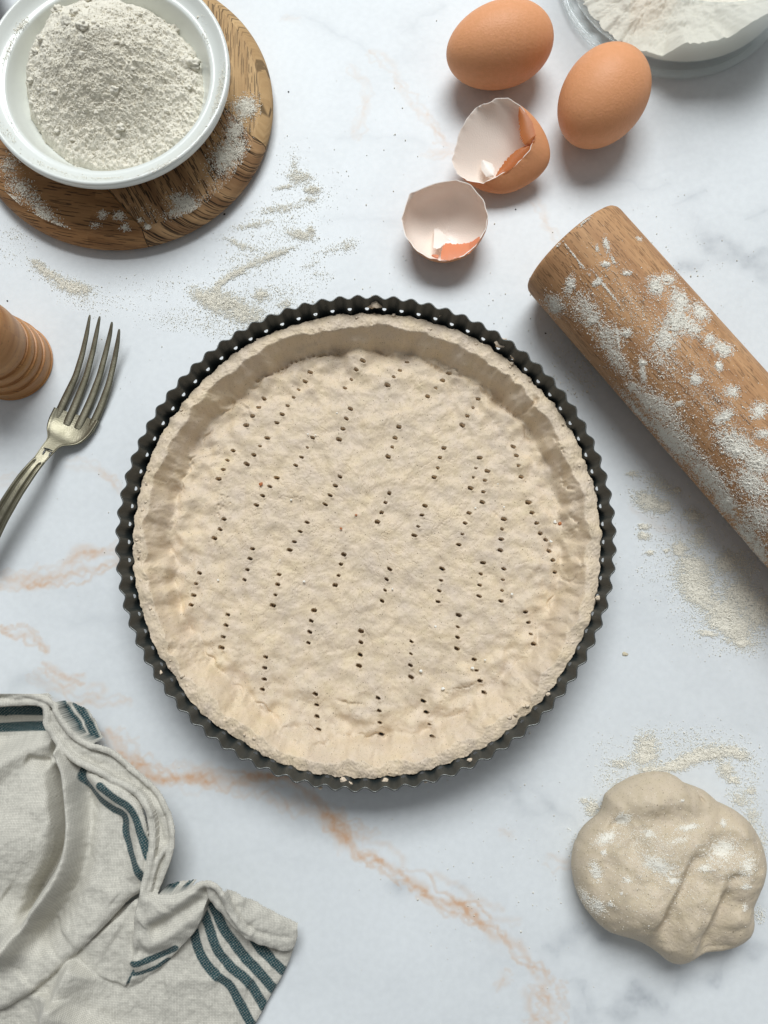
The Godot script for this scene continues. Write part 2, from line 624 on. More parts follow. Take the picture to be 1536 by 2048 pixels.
	var warm1: PackedFloat32Array = bleed.call(warm, 4)
	var strand1: PackedFloat32Array = bleed.call(strand, 2)
	var warm2: PackedFloat32Array = bleed.call(warm, 16)
	var grey1: PackedFloat32Array = bleed.call(grey, 8)
	var grey2: PackedFloat32Array = bleed.call(grey, 16)
	var fine := noise_bytes(noise(101, 0.11, 4), MW, MH)
	var wisp := noise_bytes(noise(102, 0.028, 5), MW / 2, MH, MW, MH)
	var cloud := noise_bytes(noise(103, 0.006, 3), MW, MH)
	var out := PackedByteArray()
	out.resize(MW * MH * 3)
	var k := 0
	for i in MW * MH:
		var fi := fine[i] / 255.0
		var wi := wisp[i] / 255.0
		var w := 0.0
		if warm2[i] > 0.002:
			var tx := 0.35 + 1.3 * wi * (0.4 + 1.2 * fi)
			w = clampf(warm1[i] * 0.40 * tx + warm2[i] * 0.14 * wi + strand1[i] * 0.36 * (0.3 + 1.2 * fi * wi * 1.6) + strand[i] * 0.34 * (0.25 + 1.2 * fi * wi), 0.0, 0.95)
		var g := 0.0
		if grey2[i] > 0.002: g = clampf(grey[i] * 0.28 * fi + grey1[i] * 0.75 * (0.2 + 1.5 * wi * fi) + grey2[i] * 1.0 * wi, 0.0, 1.0)
		var ridge := 1.0 - absf(wi * 2.0 - 1.0)
		g += 0.05 * maxf(0.0, ridge - 0.62) * 2.6 * maxf(0.0, cloud[i] / 255.0 - 0.35) * 2.0
		var base := 0.985 + 0.03 * (fi - 0.5) - 0.035 * (cloud[i] / 255.0)
		var r := base * 0.890
		var gg := base * 0.906
		var b := base * 0.911
		r = lerpf(r, 0.56, g); gg = lerpf(gg, 0.58, g); b = lerpf(b, 0.60, g)
		r = lerpf(r, 0.81, w); gg = lerpf(gg, 0.66, w); b = lerpf(b, 0.54, w)
		out[k] = int(r * 255); out[k + 1] = int(gg * 255); out[k + 2] = int(b * 255)
		k += 3
	var m := mat("marble", Color.WHITE, 0.42)
	m.metallic_specular = 0.4
	m.albedo_texture = texture(out, MW, MH)
	m.albedo_color = Color.WHITE
	# a slab 1.5 m wide with the printed marble repeating every 60 cm
	var sx := MW * MPX
	var sz := MH * MPX
	var P := PackedVector3Array()
	var uv := PackedVector2Array()
	var xs := [-0.8, 0.8]
	var zs := [-0.9, 0.6]
	var e := 0.004
	var rows := [[xs[0], xs[1], zs[0], zs[1], -0.03], [xs[0], xs[1], zs[0], zs[1], -e], [xs[0] + e, xs[1] - e, zs[0] + e, zs[1] - e, 0.0]]
	var st := SurfaceTool.new()
	st.begin(Mesh.PRIMITIVE_TRIANGLES)
	var quad := func(a: Vector3, b: Vector3, c: Vector3, d: Vector3):
		for v: Vector3 in [a, b, c, a, c, d]:
			st.set_uv(Vector2((v.x - MX0) / sx, (v.z - MZ0) / sz))
			st.add_vertex(v)
	st.set_smooth_group(-1)
	for j in 2:
		var a: Array = rows[j]
		var b: Array = rows[j + 1]
		var ca := [Vector3(a[0], a[4], a[2]), Vector3(a[1], a[4], a[2]), Vector3(a[1], a[4], a[3]), Vector3(a[0], a[4], a[3])]
		var cb := [Vector3(b[0], b[4], b[2]), Vector3(b[1], b[4], b[2]), Vector3(b[1], b[4], b[3]), Vector3(b[0], b[4], b[3])]
		for i in 4: quad.call(ca[i], ca[(i + 1) % 4], cb[(i + 1) % 4], cb[i])
	var t: Array = rows[2]
	quad.call(Vector3(t[0], 0, t[2]), Vector3(t[1], 0, t[2]), Vector3(t[1], 0, t[3]), Vector3(t[0], 0, t[3]))
	st.generate_normals()
	tag(put("table_surface", st.commit(), m), "white marble worktop with rust coloured and grey veins", "worktop", "", "structure")


# ---------------------------------------------------------------- tart tin
const FLUTES := 82
const TIN_H := 0.028


func tin_at(a: float, v: float) -> Vector3:
	var amp := lerpf(0.0004, 0.0010, sm(0.0, 0.6, v))
	var r := lerpf(0.1095, 0.1190, v) + amp * cos(a * FLUTES + PI)
	return Vector3(r * sin(a), 0.0012 + TIN_H * v, -r * cos(a))


func tart_tin() -> void:
	var t := thing("tart_tin", "large round dark fluted tart tin with a row of small holes in its side", "baking tin", TIN)
	var P := PackedVector3Array()
	var N := PackedVector3Array()
	var I := PackedInt32Array()
	var add := func(a: float, v: float) -> int:
		P.append(tin_at(a, v))
		var da := tin_at(a + 0.002, v) - tin_at(a - 0.002, v)
		var dv := tin_at(a, v + 0.01) - tin_at(a, v - 0.01)
		N.append(dv.cross(da).normalized())
		return P.size() - 1
	var pitch := TAU / FLUTES
	var bands := [[0.0, 0.62, 4], [0.90, 1.0, 3]]
	for k in FLUTES:
		var a0 := k * pitch
		for b in bands:
			var rows := []
			for j in int(b[2]) + 1:
				var row := []
				for i in 9: row.append(add.call(a0 + (i / 8.0 - 0.5) * pitch, lerpf(b[0], b[1], j / float(b[2]))))
				rows.append(row)
			for j in int(b[2]):
				for i in 8:
					I.append_array([rows[j][i], rows[j][i + 1], rows[j + 1][i], rows[j][i + 1], rows[j + 1][i + 1], rows[j + 1][i]])
		# the cell with the hole: 32 points round its border, 3 rings to the hole's edge
		var ring := []
		for q in 32:
			var s := q / 8
			var f := (q % 8) / 8.0
			var u: float = [f - 0.5, 0.5, 0.5 - f, -0.5][s]
			var v: float = [0.62, lerpf(0.62, 0.90, f), 0.90, lerpf(0.90, 0.62, f)][s]
			var hx := u
			var hy := (v - 0.76) / 0.28
			var l := Vector2(hx, hy).normalized()
			var pts := []
			for j in 4:
				var e := j / 3.0
				pts.append(add.call(a0 + lerpf(u, l.x * 0.115, e) * pitch, lerpf(v, 0.76 + l.y * 0.032, e)))
			ring.append(pts)
		for q in 32:
			var x: Array = ring[q]
			var y: Array = ring[(q + 1) % 32]
			for j in 3: I.append_array([x[j], y[j], x[j + 1], y[j], y[j + 1], x[j + 1]])
	var arr := []
	arr.resize(Mesh.ARRAY_MAX)
	arr[Mesh.ARRAY_VERTEX] = P
	arr[Mesh.ARRAY_NORMAL] = N
	arr[Mesh.ARRAY_INDEX] = I
	var am := ArrayMesh.new()
	am.add_surface_from_arrays(Mesh.PRIMITIVE_TRIANGLES, arr)
	put("fluted_side", am, M.dark_tin, t)
	# rolled rim
	var path := PackedVector3Array()
	var rad := PackedFloat32Array()
	for i in FLUTES * 12 + 1:
		path.append(tin_at(TAU * i / (FLUTES * 12.0), 1.0))
		rad.append(0.00042)
	put("rim", tube(path, rad, 1.0, 6), M.tin_edge, t)
	put("base", lathe(PackedVector2Array([Vector2(0.1094, 0.0012), Vector2(0.1094, 0.0004), Vector2(0.06, 0.0004), Vector2(0, 0.0004)]), 120), M.dark_tin, t)


# ---------------------------------------------------------------- pastry case
const PN := 1300
const PR := 264
const PASTRY_R := 0.1164


func prow(r: float) -> float:
	return r / PASTRY_R * (PR - 8)


func pastry() -> void:
	var na := PN + 1
	var Hh := PackedFloat32Array()
	Hh.resize(na * PR)
	var P := PackedVector3Array()
	P.resize(na * PR)
	var low := noise(201, 30.0, 3)
	var mid := noise(202, 130.0, 3)
	var fin := noise(203, 700.0, 3)
	var rim := noise(204, 40.0, 3)
	var rag := noise(205, 330.0, 3)
	var crag := noise(206, 1100.0, 3)
	var soft := noise(207, 62.0, 2)
	var cracks := noise(208, 75.0, 3)
	var outer := PackedFloat32Array()
	outer.resize(na)
	for i in na:
		var a := TAU * (i % PN) / PN
		var cx := sin(a)
		var cz := -cos(a)
		# how the wall runs: steep at the back (a = 0), a gentle slope at the front
		var back := 0.5 + 0.5 * cos(a)
		var q := Vector2(cx, cz) * 0.11
		var foot := 0.1008 + 0.0030 * rim.get_noise_2dv(q) - 0.0016 * (1.0 - back)
		var lip := 0.1074 + 0.0030 * rim.get_noise_2dv(q + Vector2(7, 3)) + 0.0018 * (1.0 - back)
		var ro := 0.1143 + 0.0013 * (1.0 - back) + 0.0004 * cx + 0.0009 * rim.get_noise_2dv(q + Vector2(4, 4)) + 0.0006 * rag.get_noise_2dv(q * 0.8) + 0.0002 * crag.get_noise_2dv(q) - 0.0003 * cos(a * FLUTES)
		outer[i] = ro
		var top := 0.0212 + 0.0020 * rim.get_noise_2dv(q + Vector2(11, 5))
		for j in PR:
			var r := PASTRY_R * j / (PR - 8.0)
			r = minf(r, ro)
			if j >= PR - 8: r = lerpf(ro, 0.1084, pow((j - (PR - 8)) / 7.0, 0.8))
			var x := cx * r
			var z := cz * r
			var l := low.get_noise_2d(x, z)
			var m := mid.get_noise_2d(x, z)
			var h := 0.0062 + 0.0011 * l + 0.00055 * m + 0.00005 * fin.get_noise_2d(x, z) + 0.0009 * soft.get_noise_2d(x + 5.0, z)
			var ck := absf(cracks.get_noise_2d(x, z))
			if ck < 0.05 and l > -0.15: h -= 0.00028 * (1.0 - ck / 0.05) * sm(-0.15, 0.25, l)
			var edge := sm(0.068, 0.098, r)
			h += 0.0026 * edge * soft.get_noise_2d(x, z)
			if r > foot - 0.004:
				var w := (r - foot) / (lip - foot)
				w += 0.09 * mid.get_noise_2d(x + 3.0, z) + 0.26 * soft.get_noise_2d(x * 0.8 + 1.0, z * 0.8)
				var t := 0.30 * sm(-0.14, 0.45, w) + 0.70 * pow(clampf(w, 0.0, 1.0), 1.5)
				var th := top - 0.0011 * pow(clampf((r - lip) / (ro - lip), 0.0, 1.0), 2.0) + 0.00030 * fin.get_noise_2d(x, z) + 0.00016 * crag.get_noise_2d(x, z) + 0.0007 * mid.get_noise_2d(x, z)
				h = lerpf(h, th, t)
			if j >= PR - 8:
				var d := (j - (PR - 8)) / 7.0
				h = lerpf(h - 0.0006, 0.002, d) if j > PR - 8 else h - 0.0002
			Hh[j * na + i] = h
			P[j * na + i] = Vector3(x, 0, z)
	# cracks and finger marks, in photograph pixels: [points, width mm, depth mm]
	var dents := [
		[[400, 845, 440, 815, 480, 795], 1.2, 1.6], [[500, 765, 530, 752, 560, 735, 600, 716, 640, 708, 676, 702], 0.7, 2.2],
		[[455, 800, 490, 812, 500, 840], 1.0, 0.9], [[385, 930, 375, 905, 400, 860], 1.0, 1.2], [[1000, 800, 1030, 828, 1058, 822, 1062, 800], 1.0, 2.2],
		[[1055, 830, 1085, 855], 0.9, 1.2], [[1098, 880, 1112, 910, 1120, 950, 1125, 975, 1140, 988], 0.6, 1.4], [[1135, 1030, 1148, 1048, 1152, 1066], 0.7, 1.6],
		[[840, 715, 870, 730, 900, 745, 940, 752], 0.8, 1.3], [[960, 770, 980, 790, 1000, 800], 0.8, 1.0], [[740, 690, 780, 706, 830, 718], 1.2, 1.0],
		[[1150, 1115, 1152, 1140, 1140, 1165, 1120, 1155], 0.6, 0.9], [[345, 1085, 330, 1100, 335, 1130], 3.2, 1.6], [[350, 1270, 372, 1262, 380, 1250], 3.0, 1.4],
		[[520, 1440, 545, 1455, 575, 1475, 640, 1488, 700, 1480], 0.55, 0.8], [[670, 1400, 700, 1408, 730, 1410], 0.7, 0.9], [[820, 1495, 830, 1485, 870, 1475, 920, 1455, 940, 1430], 0.6, 1.1],
		[[880, 1430, 895, 1385, 935, 1375, 960, 1362], 0.5, 0.7], [[455, 1295, 490, 1305], 0.6, 0.6], [[640, 1310, 680, 1300, 720, 1290], 0.6, 0.4],
		[[600, 700, 640, 690, 645, 672], 0.7, 0.8], [[632, 680, 634, 698], 0.6, 0.9], [[640, 676, 643, 694], 0.6, 0.9], [[555, 775, 640, 810], 0.6, 0.35],
		[[470, 960, 520, 990, 560, 1000], 0.5, 0.3], [[870, 1060, 900, 1035, 940, 1030], 0.5, 0.4], [[975, 980, 985, 1020, 1000, 1030], 0.6, 0.5],
		[[1010, 830, 1000, 900, 960, 915], 0.5, 0.4], [[730, 985, 790, 960, 850, 955], 0.5, 0.35], [[900, 1010, 960, 1005], 0.6, 0.4],
		[[330, 1180, 350, 1200, 360, 1240], 2.5, 0.8], [[430, 1340, 480, 1370, 500, 1400], 3.0, 0.7], [[1080, 1180, 1100, 1240, 1090, 1300], 3.0, 0.6],
	]
	var fr := RandomNumberGenerator.new()
	fr.seed = 55
	var fa := 0.0
	while fa < TAU:
		# where thumbs pressed the dough up the side of the tin
		var rr := fr.randf_range(0.1005, 0.1045)
		press(Hh, na, Vector2(sin(fa), -cos(fa)) * rr, fr.randf_range(0.0030, 0.0052), fr.randf_range(0.0008, 0.0032))
		if fr.randf() < 0.6: press(Hh, na, Vector2(sin(fa + 0.05), -cos(fa + 0.05)) * (rr + 0.0045), fr.randf_range(0.0012, 0.0022), fr.randf_range(-0.0016, 0.0012))
		var f0 := fa + fr.randf_range(-0.05, 0.05)
		if fr.randf() < 0.55:
			for k in 26:
				var a2 := f0 + k * 0.0045
				var c2 := Vector2(sin(a2), -cos(a2)) * (0.0994 + 0.0010 * sin(k * 0.3 + fa * 7.0) - 0.0012 * (0.5 - 0.5 * cos(a2)))
				press(Hh, na, c2, 0.0005, 0.0006 * minf(1.0, minf(k, 25 - k) / 6.0))
		if fr.randf() < 0.35:
			for k in 8:
				press(Hh, na, Vector2(sin(fa + 0.02), -cos(fa + 0.02)) * (0.1055 + k * 0.0008) + Vector2(fr.randf_range(-1, 1), fr.randf_range(-1, 1)) * 0.0004, 0.00045, 0.0005)
		fa += fr.randf_range(0.09, 0.22)
	for d in dents:
		var pts := PackedVector2Array()
		for i in range(0, d[0].size(), 2):
			var p := at(d[0][i], d[0][i + 1], 0.008) - TIN
			pts.append(Vector2(p.x, p.z))
		pts = smooth2(pts, 14)
		var wob := noise(300 + int(d[0][0]), 500.0, 2)
		for k in pts.size():
			var c := pts[k] + Vector2(wob.get_noise_2dv(pts[k]), wob.get_noise_2dv(pts[k] + Vector2(3, 3))) * 0.0009
			var fade := minf(1.0, minf(k, pts.size() - 1 - k) / 8.0 + 0.15)
			var gap := pts[k].distance_to(pts[mini(k + 1, pts.size() - 1)] if k < pts.size() - 1 else pts[k - 1])
			press(Hh, na, c, d[1] * 0.001, d[2] * 0.001 * fade * minf(0.55, gap / (d[1] * 0.0014)))
	# the rows pricked with a fork: first hole, last hole, how many
	var rows1 := [[527, 795, 493, 850, 4], [621, 744, 552, 845, 7], [726, 725, 689, 774, 4], [701, 818, 677, 877, 4], [533, 876, 493, 927, 4], [465, 900, 437, 958, 4], [625, 876, 592, 932, 4], [552, 956, 513, 1009, 4], [681, 953, 650, 1008, 4], [613, 1045, 578, 1101, 4], [447, 1040, 430, 1077, 3]]
	var rows2 := [[815, 724, 774, 771, 4], [898, 746, 856, 792, 4], [958, 797, 925, 851, 4], [799, 855, 775, 913, 4], [887, 896, 868, 956, 4], [959, 915, 940, 976, 4], [974, 941, 965, 1004, 4], [1026, 893, 1042, 953, 4], [778, 985, 755, 1045, 4], [850, 1011, 830, 1072, 4], [937, 1027, 917, 1089, 4], [1008, 1037, 1000, 1100, 4], [1058, 1004, 1081, 1067, 4], [1092, 1080, 1111, 1143, 4]]
	var rows3 := [[504, 1097, 489, 1161, 4], [398, 1147, 382, 1212, 4], [558, 1148, 546, 1212, 4], [688, 1109, 670, 1171, 4], [455, 1230, 443, 1297, 4], [627, 1221, 616, 1287, 4], [723, 1264, 718, 1332, 4], [531, 1314, 525, 1381, 4], [632, 1387, 636, 1458, 4]]
	var rows4 := [[779, 1138, 764, 1201, 4], [886, 1138, 876, 1204, 4], [966, 1127, 957, 1193, 4], [1008, 1137, 1004, 1203, 4], [917, 1232, 914, 1298, 4], [824, 1284, 821, 1354, 4], [1051, 1224, 1069, 1289, 4], [949, 1318, 967, 1385, 4], [755, 1397, 762, 1469, 4], [847, 1403, 865, 1473, 4]]
	var r := RandomNumberGenerator.new()
	r.seed = 5
	for row in rows1 + rows2 + rows3 + rows4:
		for k in row[4]:
			var f: float = k / float(row[4] - 1)
			var p := at(lerpf(row[0], row[2], f) + r.randf_range(-1.5, 1.5), lerpf(row[1], row[3], f) + r.randf_range(-1.5, 1.5), 0.0065) - TIN
			var big := 0.92 + (0.20 if k == row[4] - 1 or k == 0 else 0.0) + r.randf_range(-0.28, 0.14)
			prick(Hh, na, Vector2(p.x, p.z), big, deg_to_rad(18.0 + r.randf_range(-9, 14)))
	# a torn patch on the left
	for k in 40:
		var p := at(446 + r.randf_range(-16, 16), 1014 + r.randf_range(-24, 24), 0.0065) - TIN
		press(Hh, na, Vector2(p.x, p.z), 0.0005, r.randf_range(-0.0004, 0.0008))
	var uv := PackedVector2Array()
	var col := PackedColorArray()
	col.resize(na * PR)
	var tint := noise(209, 45.0, 4)
	for i in P.size():
		var p := P[i]
		P[i] = Vector3(p.x, Hh[i], p.z)
		var g := tint.get_noise_2d(p.x, p.z)
		var t := 0.97 + 0.10 * g
		col[i] = Color(0.985 * t, (0.975 - 0.02 * g) * t, (0.95 - 0.09 * g) * t)
	var body := thing("pastry_case", "raw beige pastry pressed into the dark tart tin and pricked in rows with a fork", "pastry", TIN)
	put("pastry_sheet", sheet(P, na, PR, true, false, uv, col), M.dough, body)
	pastry_bits(body)


func press(Hh: PackedFloat32Array, na: int, c: Vector2, w: float, depth: float) -> void:
	var rc := c.length()
	if rc > 0.111: return
	var j0 := maxi(int(prow(rc - 2.2 * w)), 0)
	var j1 := mini(int(prow(rc + 2.2 * w)) + 1, PR - 9)
	var ac := atan2(c.x, -c.y)
	var da := 2.2 * w / maxf(rc, 0.004)
	var i0 := int(floor((ac - da) / TAU * PN))
	var i1 := int(ceil((ac + da) / TAU * PN))
	for j in range(j0, j1 + 1):
		var rr := PASTRY_R * j / (PR - 8.0)
		for i in range(i0, i1 + 1):
			var a := TAU * i / PN
			var d2 := (Vector2(sin(a) * rr, -cos(a) * rr) - c).length_squared() / (w * w)
			if d2 > 4.5: continue
			var dh := depth * exp(-d2)
			var q := posmod(i, PN)
			Hh[j * na + q] -= dh
			if q == 0: Hh[j * na + PN] -= dh


# one fork hole: a slot 2.4 x 1.6 mm with steep sides and a little burr on its lower right
func prick(Hh: PackedFloat32Array, na: int, c: Vector2, big: float, turn: float) -> void:
	var rc := c.length()
	var w := 0.003
	var j0 := maxi(int(prow(rc - w)), 0)
	var j1 := mini(int(prow(rc + w)) + 1, PR - 9)
	var ac := atan2(c.x, -c.y)
	var da := w / maxf(rc, 0.004)
	var i0 := int(floor((ac - da) / TAU * PN))
	var i1 := int(ceil((ac + da) / TAU * PN))
	var ct := cos(turn)
	var s := sin(turn)
	for j in range(j0, j1 + 1):
		var rr := PASTRY_R * j / (PR - 8.0)
		for i in range(i0, i1 + 1):
			var a := TAU * i / PN
			var d := Vector2(sin(a) * rr, -cos(a) * rr) - c
			var u := absf(d.x * ct + d.y * s) / (0.00112 * big)
			var v := absf(-d.x * s + d.y * ct) / (0.00062 * big)
			var m := 1.0 - sm(0.80, 1.10, pow(pow(u, 3.2) + pow(v, 3.2), 1.0 / 3.2))
			var burr := 0.00055 * big * exp(-((d - Vector2(0.0010, 0.0012)).length_squared()) / (0.0008 * 0.0008))
			var dh := m * 0.0048 * minf(1.0, big * big * 1.15) - burr * (1.0 - m)
			var q := posmod(i, PN)
			Hh[j * na + q] -= dh
			if q == 0: Hh[j * na + PN] -= dh


# crumbs of dough on the rim of the case, flakes of flour and specks of shell on it
func pastry_bits(body: Node3D) -> void:
	var r := RandomNumberGenerator.new()
	r.seed = 77
	var rim_bits := [[748, 606, 5.2, 0.024], [877, 628, 2.6, 0.024], [1002, 686, 4.6, 0.024], [973, 668, 3.0, 0.023], [1030, 712, 3.6, 0.022], [686, 1560, 2.4, 0.024], [770, 1562, 2.2, 0.024], [852, 1560, 2.2, 0.024], [940, 1520, 1.8, 0.024], [1096, 1388, 1.6, 0.024], [320, 1345, 1.8, 0.024], [348, 1300, 2.6, 0.013], [1196, 1196, 2.0, 0.024], [640, 1575, 1.4, 0.0255], [700, 1568, 1.8, 0.024]]
	for b in rim_bits:
		var p := at(b[0], b[1], b[3]) - TIN
		put("dough_crumb", blob(b[2] * 0.0006, int(b[0]), 0.6), M.dough, body).position = p
	for k in 70:
		var a := r.randf() * TAU
		var rad := 0.1100 + r.randf() * 0.0045
		var p := Vector3(sin(a) * rad, 0.0205, -cos(a) * rad)
		put("dough_crumb", blob(r.randf_range(0.0004, 0.0010), k, 0.6), M.dough, body).position = p
	var flakes := [[1110, 1044, 1.7], [1102, 1083, 1.4], [842, 1342, 1.5], [886, 1377, 1.6], [945, 1336, 1.4], [1024, 1188, 1.2], [871, 1253, 1.2], [582, 1000, 1.1], [436, 1160, 1.1], [616, 868, 0.9], [631, 870, 0.7], [951, 1016, 0.9], [1008, 1014, 0.9], [996, 968, 0.8], [608, 1163, 1.2], [560, 1120, 0.7], [674, 826, 0.8], [785, 1178, 0.8], [970, 1320, 0.8], [1055, 1340, 0.6]]
	for b in flakes:
		var p := at(b[0], b[1], 0.0074) - TIN
		put("flour_flake", blob(b[2] * 0.0005, int(b[1]), 0.45), M.flour_white, body).position = p
	for b in [[522, 968, 1.5, 60], [1120, 1047, 1.3, 10], [682, 1057, 1.0, -20], [712, 1030, 0.9, 0], [1067, 1365, 0.9, -60], [1013, 1413, 0.7, 30]]:
		var p := at(b[0], b[1], 0.0073) - TIN
		var o := put("shell_speck", blob(b[2] * 0.0006, int(b[0]) + 9, 0.35), M.shell_orange, body)
		o.position = p
		o.rotation_degrees.y = b[3]


# an uneven little lump
func blob(rad: float, sd: int, flat: float, nu := 10, nv := 7) -> ArrayMesh:
	var f := noise(sd, 0.9, 2)
	var P := PackedVector3Array()
	for j in nv:
		var t := PI * j / (nv - 1.0)
		for i in nu + 1:
			var a := TAU * (i % nu) / nu
			var d := Vector3(sin(t) * cos(a), cos(t), sin(t) * sin(a))
			var l := 1.0 + 0.75 * f.get_noise_3dv(d * 1.3 + Vector3(sd % 17, 0, 0))
			P.append(d * rad * l * Vector3(1.15, flat, 0.95))
	return sheet(P, nu + 1, nv, true, true)


# ---------------------------------------------------------------- wooden board with the white bowl
const BOARD := Vector3(-0.1462, 0.0, -0.2903)
const BOARD_R := 0.0842
const BOARD_T := 0.0135


# one stave of the board: the part of the round between two cuts (distance across, from the middle);
# its fibres lie at turn degrees to the cuts
func stave(cut0: float, cut1: float, turn: float) -> ArrayMesh:
	var mesh := ArrayMesh.new()
	var prof := [Vector2(0.0, BOARD_T), Vector2(0.0016, BOARD_T - 0.0003), Vector2(0.0052, BOARD_T - 0.0034), Vector2(0.0068, BOARD_T - 0.0064), Vector2(0.0066, BOARD_T - 0.0095), Vector2(0.0048, 0.0012), Vector2(0.0036, 0.0004)]
	var R0 := BOARD_R - 0.0068
	var n := 60
	var a0 := asin(clampf((cut0 + 0.00016) / R0, -1.0, 1.0))
	var a1 := asin(clampf((cut1 - 0.00016) / R0, -1.0, 1.0))
	var ct := cos(deg_to_rad(turn))
	var st := sin(deg_to_rad(turn))
	var top := PackedVector3Array()
	var tuv := PackedVector2Array()
	for j in n + 1:
		var a := lerpf(a0, a1, j / float(n))
		var d := R0 * sin(a)
		var half := R0 * cos(a) + 0.00001
		for i in 41:
			var s := lerpf(-half, half, i / 40.0)
			var drop := 0.0006 * pow(clampf(1.0 - minf(absf(d - cut0), absf(d - cut1)) / 0.0012, 0.0, 1.0), 2.0)
			top.append(Vector3(s, BOARD_T - drop, d))
			tuv.append(Vector2(s * ct + d * st, d * ct - s * st))
	sheet(top, 41, n + 1, false, false, tuv, PackedColorArray(), mesh)
	for e: float in [-1.0, 1.0]:
		var P := PackedVector3Array()
		var uv := PackedVector2Array()
		for j in n + 1:
			var a := lerpf(a0, a1, j / float(n))
			var out := Vector2(cos(a) * e, sin(a))
			for q: Vector2 in prof:
				var s := out.x * (R0 + q.x)
				var d := out.y * (R0 + q.x)
				P.append(Vector3(s, q.y, d))
				uv.append(Vector2(s * ct + d * st, d * ct - s * st - q.y))
		sheet(P, prof.size(), n + 1, false, e > 0.0, uv, PackedColorArray(), mesh)
	return mesh


func chopping_board() -> void:
	var t := thing("chopping_board", "round wooden board of joined staves under the white flour bowl", "board", BOARD)
	var tex := [wood_texture(640, 640, 401, Color(0.58, 0.45, 0.30), Color(0.87, 0.74, 0.55), 1100, 70, 0.40, 0.5, 2), wood_texture(640, 640, 402, Color(0.42, 0.295, 0.195), Color(0.84, 0.69, 0.51), 1500, 50, 0.70, 0.7, 2), wood_texture(640, 640, 403, Color(0.46, 0.325, 0.205), Color(0.74, 0.57, 0.39), 700, 60, 0.5, 0.6, 2)]
	var cuts := [-0.0842, -0.0412, 0.0370, 0.0842]
	var turns := [40.0, 11.0, -40.0]
	for k in 3:
		var m := mat("board_wood_%d" % k, Color.WHITE, 0.62)
		m.albedo_texture = tex[k]
		m.albedo_color = Color.WHITE
		m.metallic_specular = 0.3
		m.uv1_scale = Vector3(8.0, 8.0, 1.0)
		bump(m, tex[k], 0.25)
		var o := put("stave", stave(cuts[k], cuts[k + 1], turns[k]), m, t)
		o.rotation_degrees.y = -49.0
	powder("flour_dust", [
		[492, 215, 28, 32, 70, 7000, 0.8], [470, 262, 30, 22, 120, 3600, 0.5], [455, 312, 54, 36, 125, 11000, 0.9], [480, 300, 22, 14, 120, 900], [372, 408, 40, 24, 20, 7000, 1.0], [398, 432, 9, 8, 0, 900, 1.2], [350, 425, 30, 14, -20, 1200],
		[238, 432, 16, 12, 0, 900, 0.3], [250, 455, 12, 10, 0, 700, 0.3], [205, 430, 12, 12, 0, 650, 0.2], [190, 450, 14, 8, 0, 400, 0.2], [295, 455, 10, 7, 40, 700, 0.6], [280, 440, 8, 6, 0, 300, 0.3], [300, 430, 40, 20, 20, 250],
		[40, 375, 36, 26, 30, 2600, 0.3], [18, 330, 24, 30, 20, 1400, 0.2], [90, 430, 34, 18, 30, 2600, 0.5], [70, 405, 40, 20, 35, 1300], [120, 452, 26, 10, 25, 700], [30, 400, 24, 10, 40, 700, 0.2], [465, 240, 60, 40, 90, 600], [430, 380, 50, 40, 130, 500]],
		func(px, py): return [at(px, py, BOARD_T + 0.0001), UP] if (at(px, py, BOARD_T) - BOARD).slide(UP).length() < BOARD_R - 0.0045 else null, 11, t, 0.00010, 0.00030, 0.85, M.flour_loose)


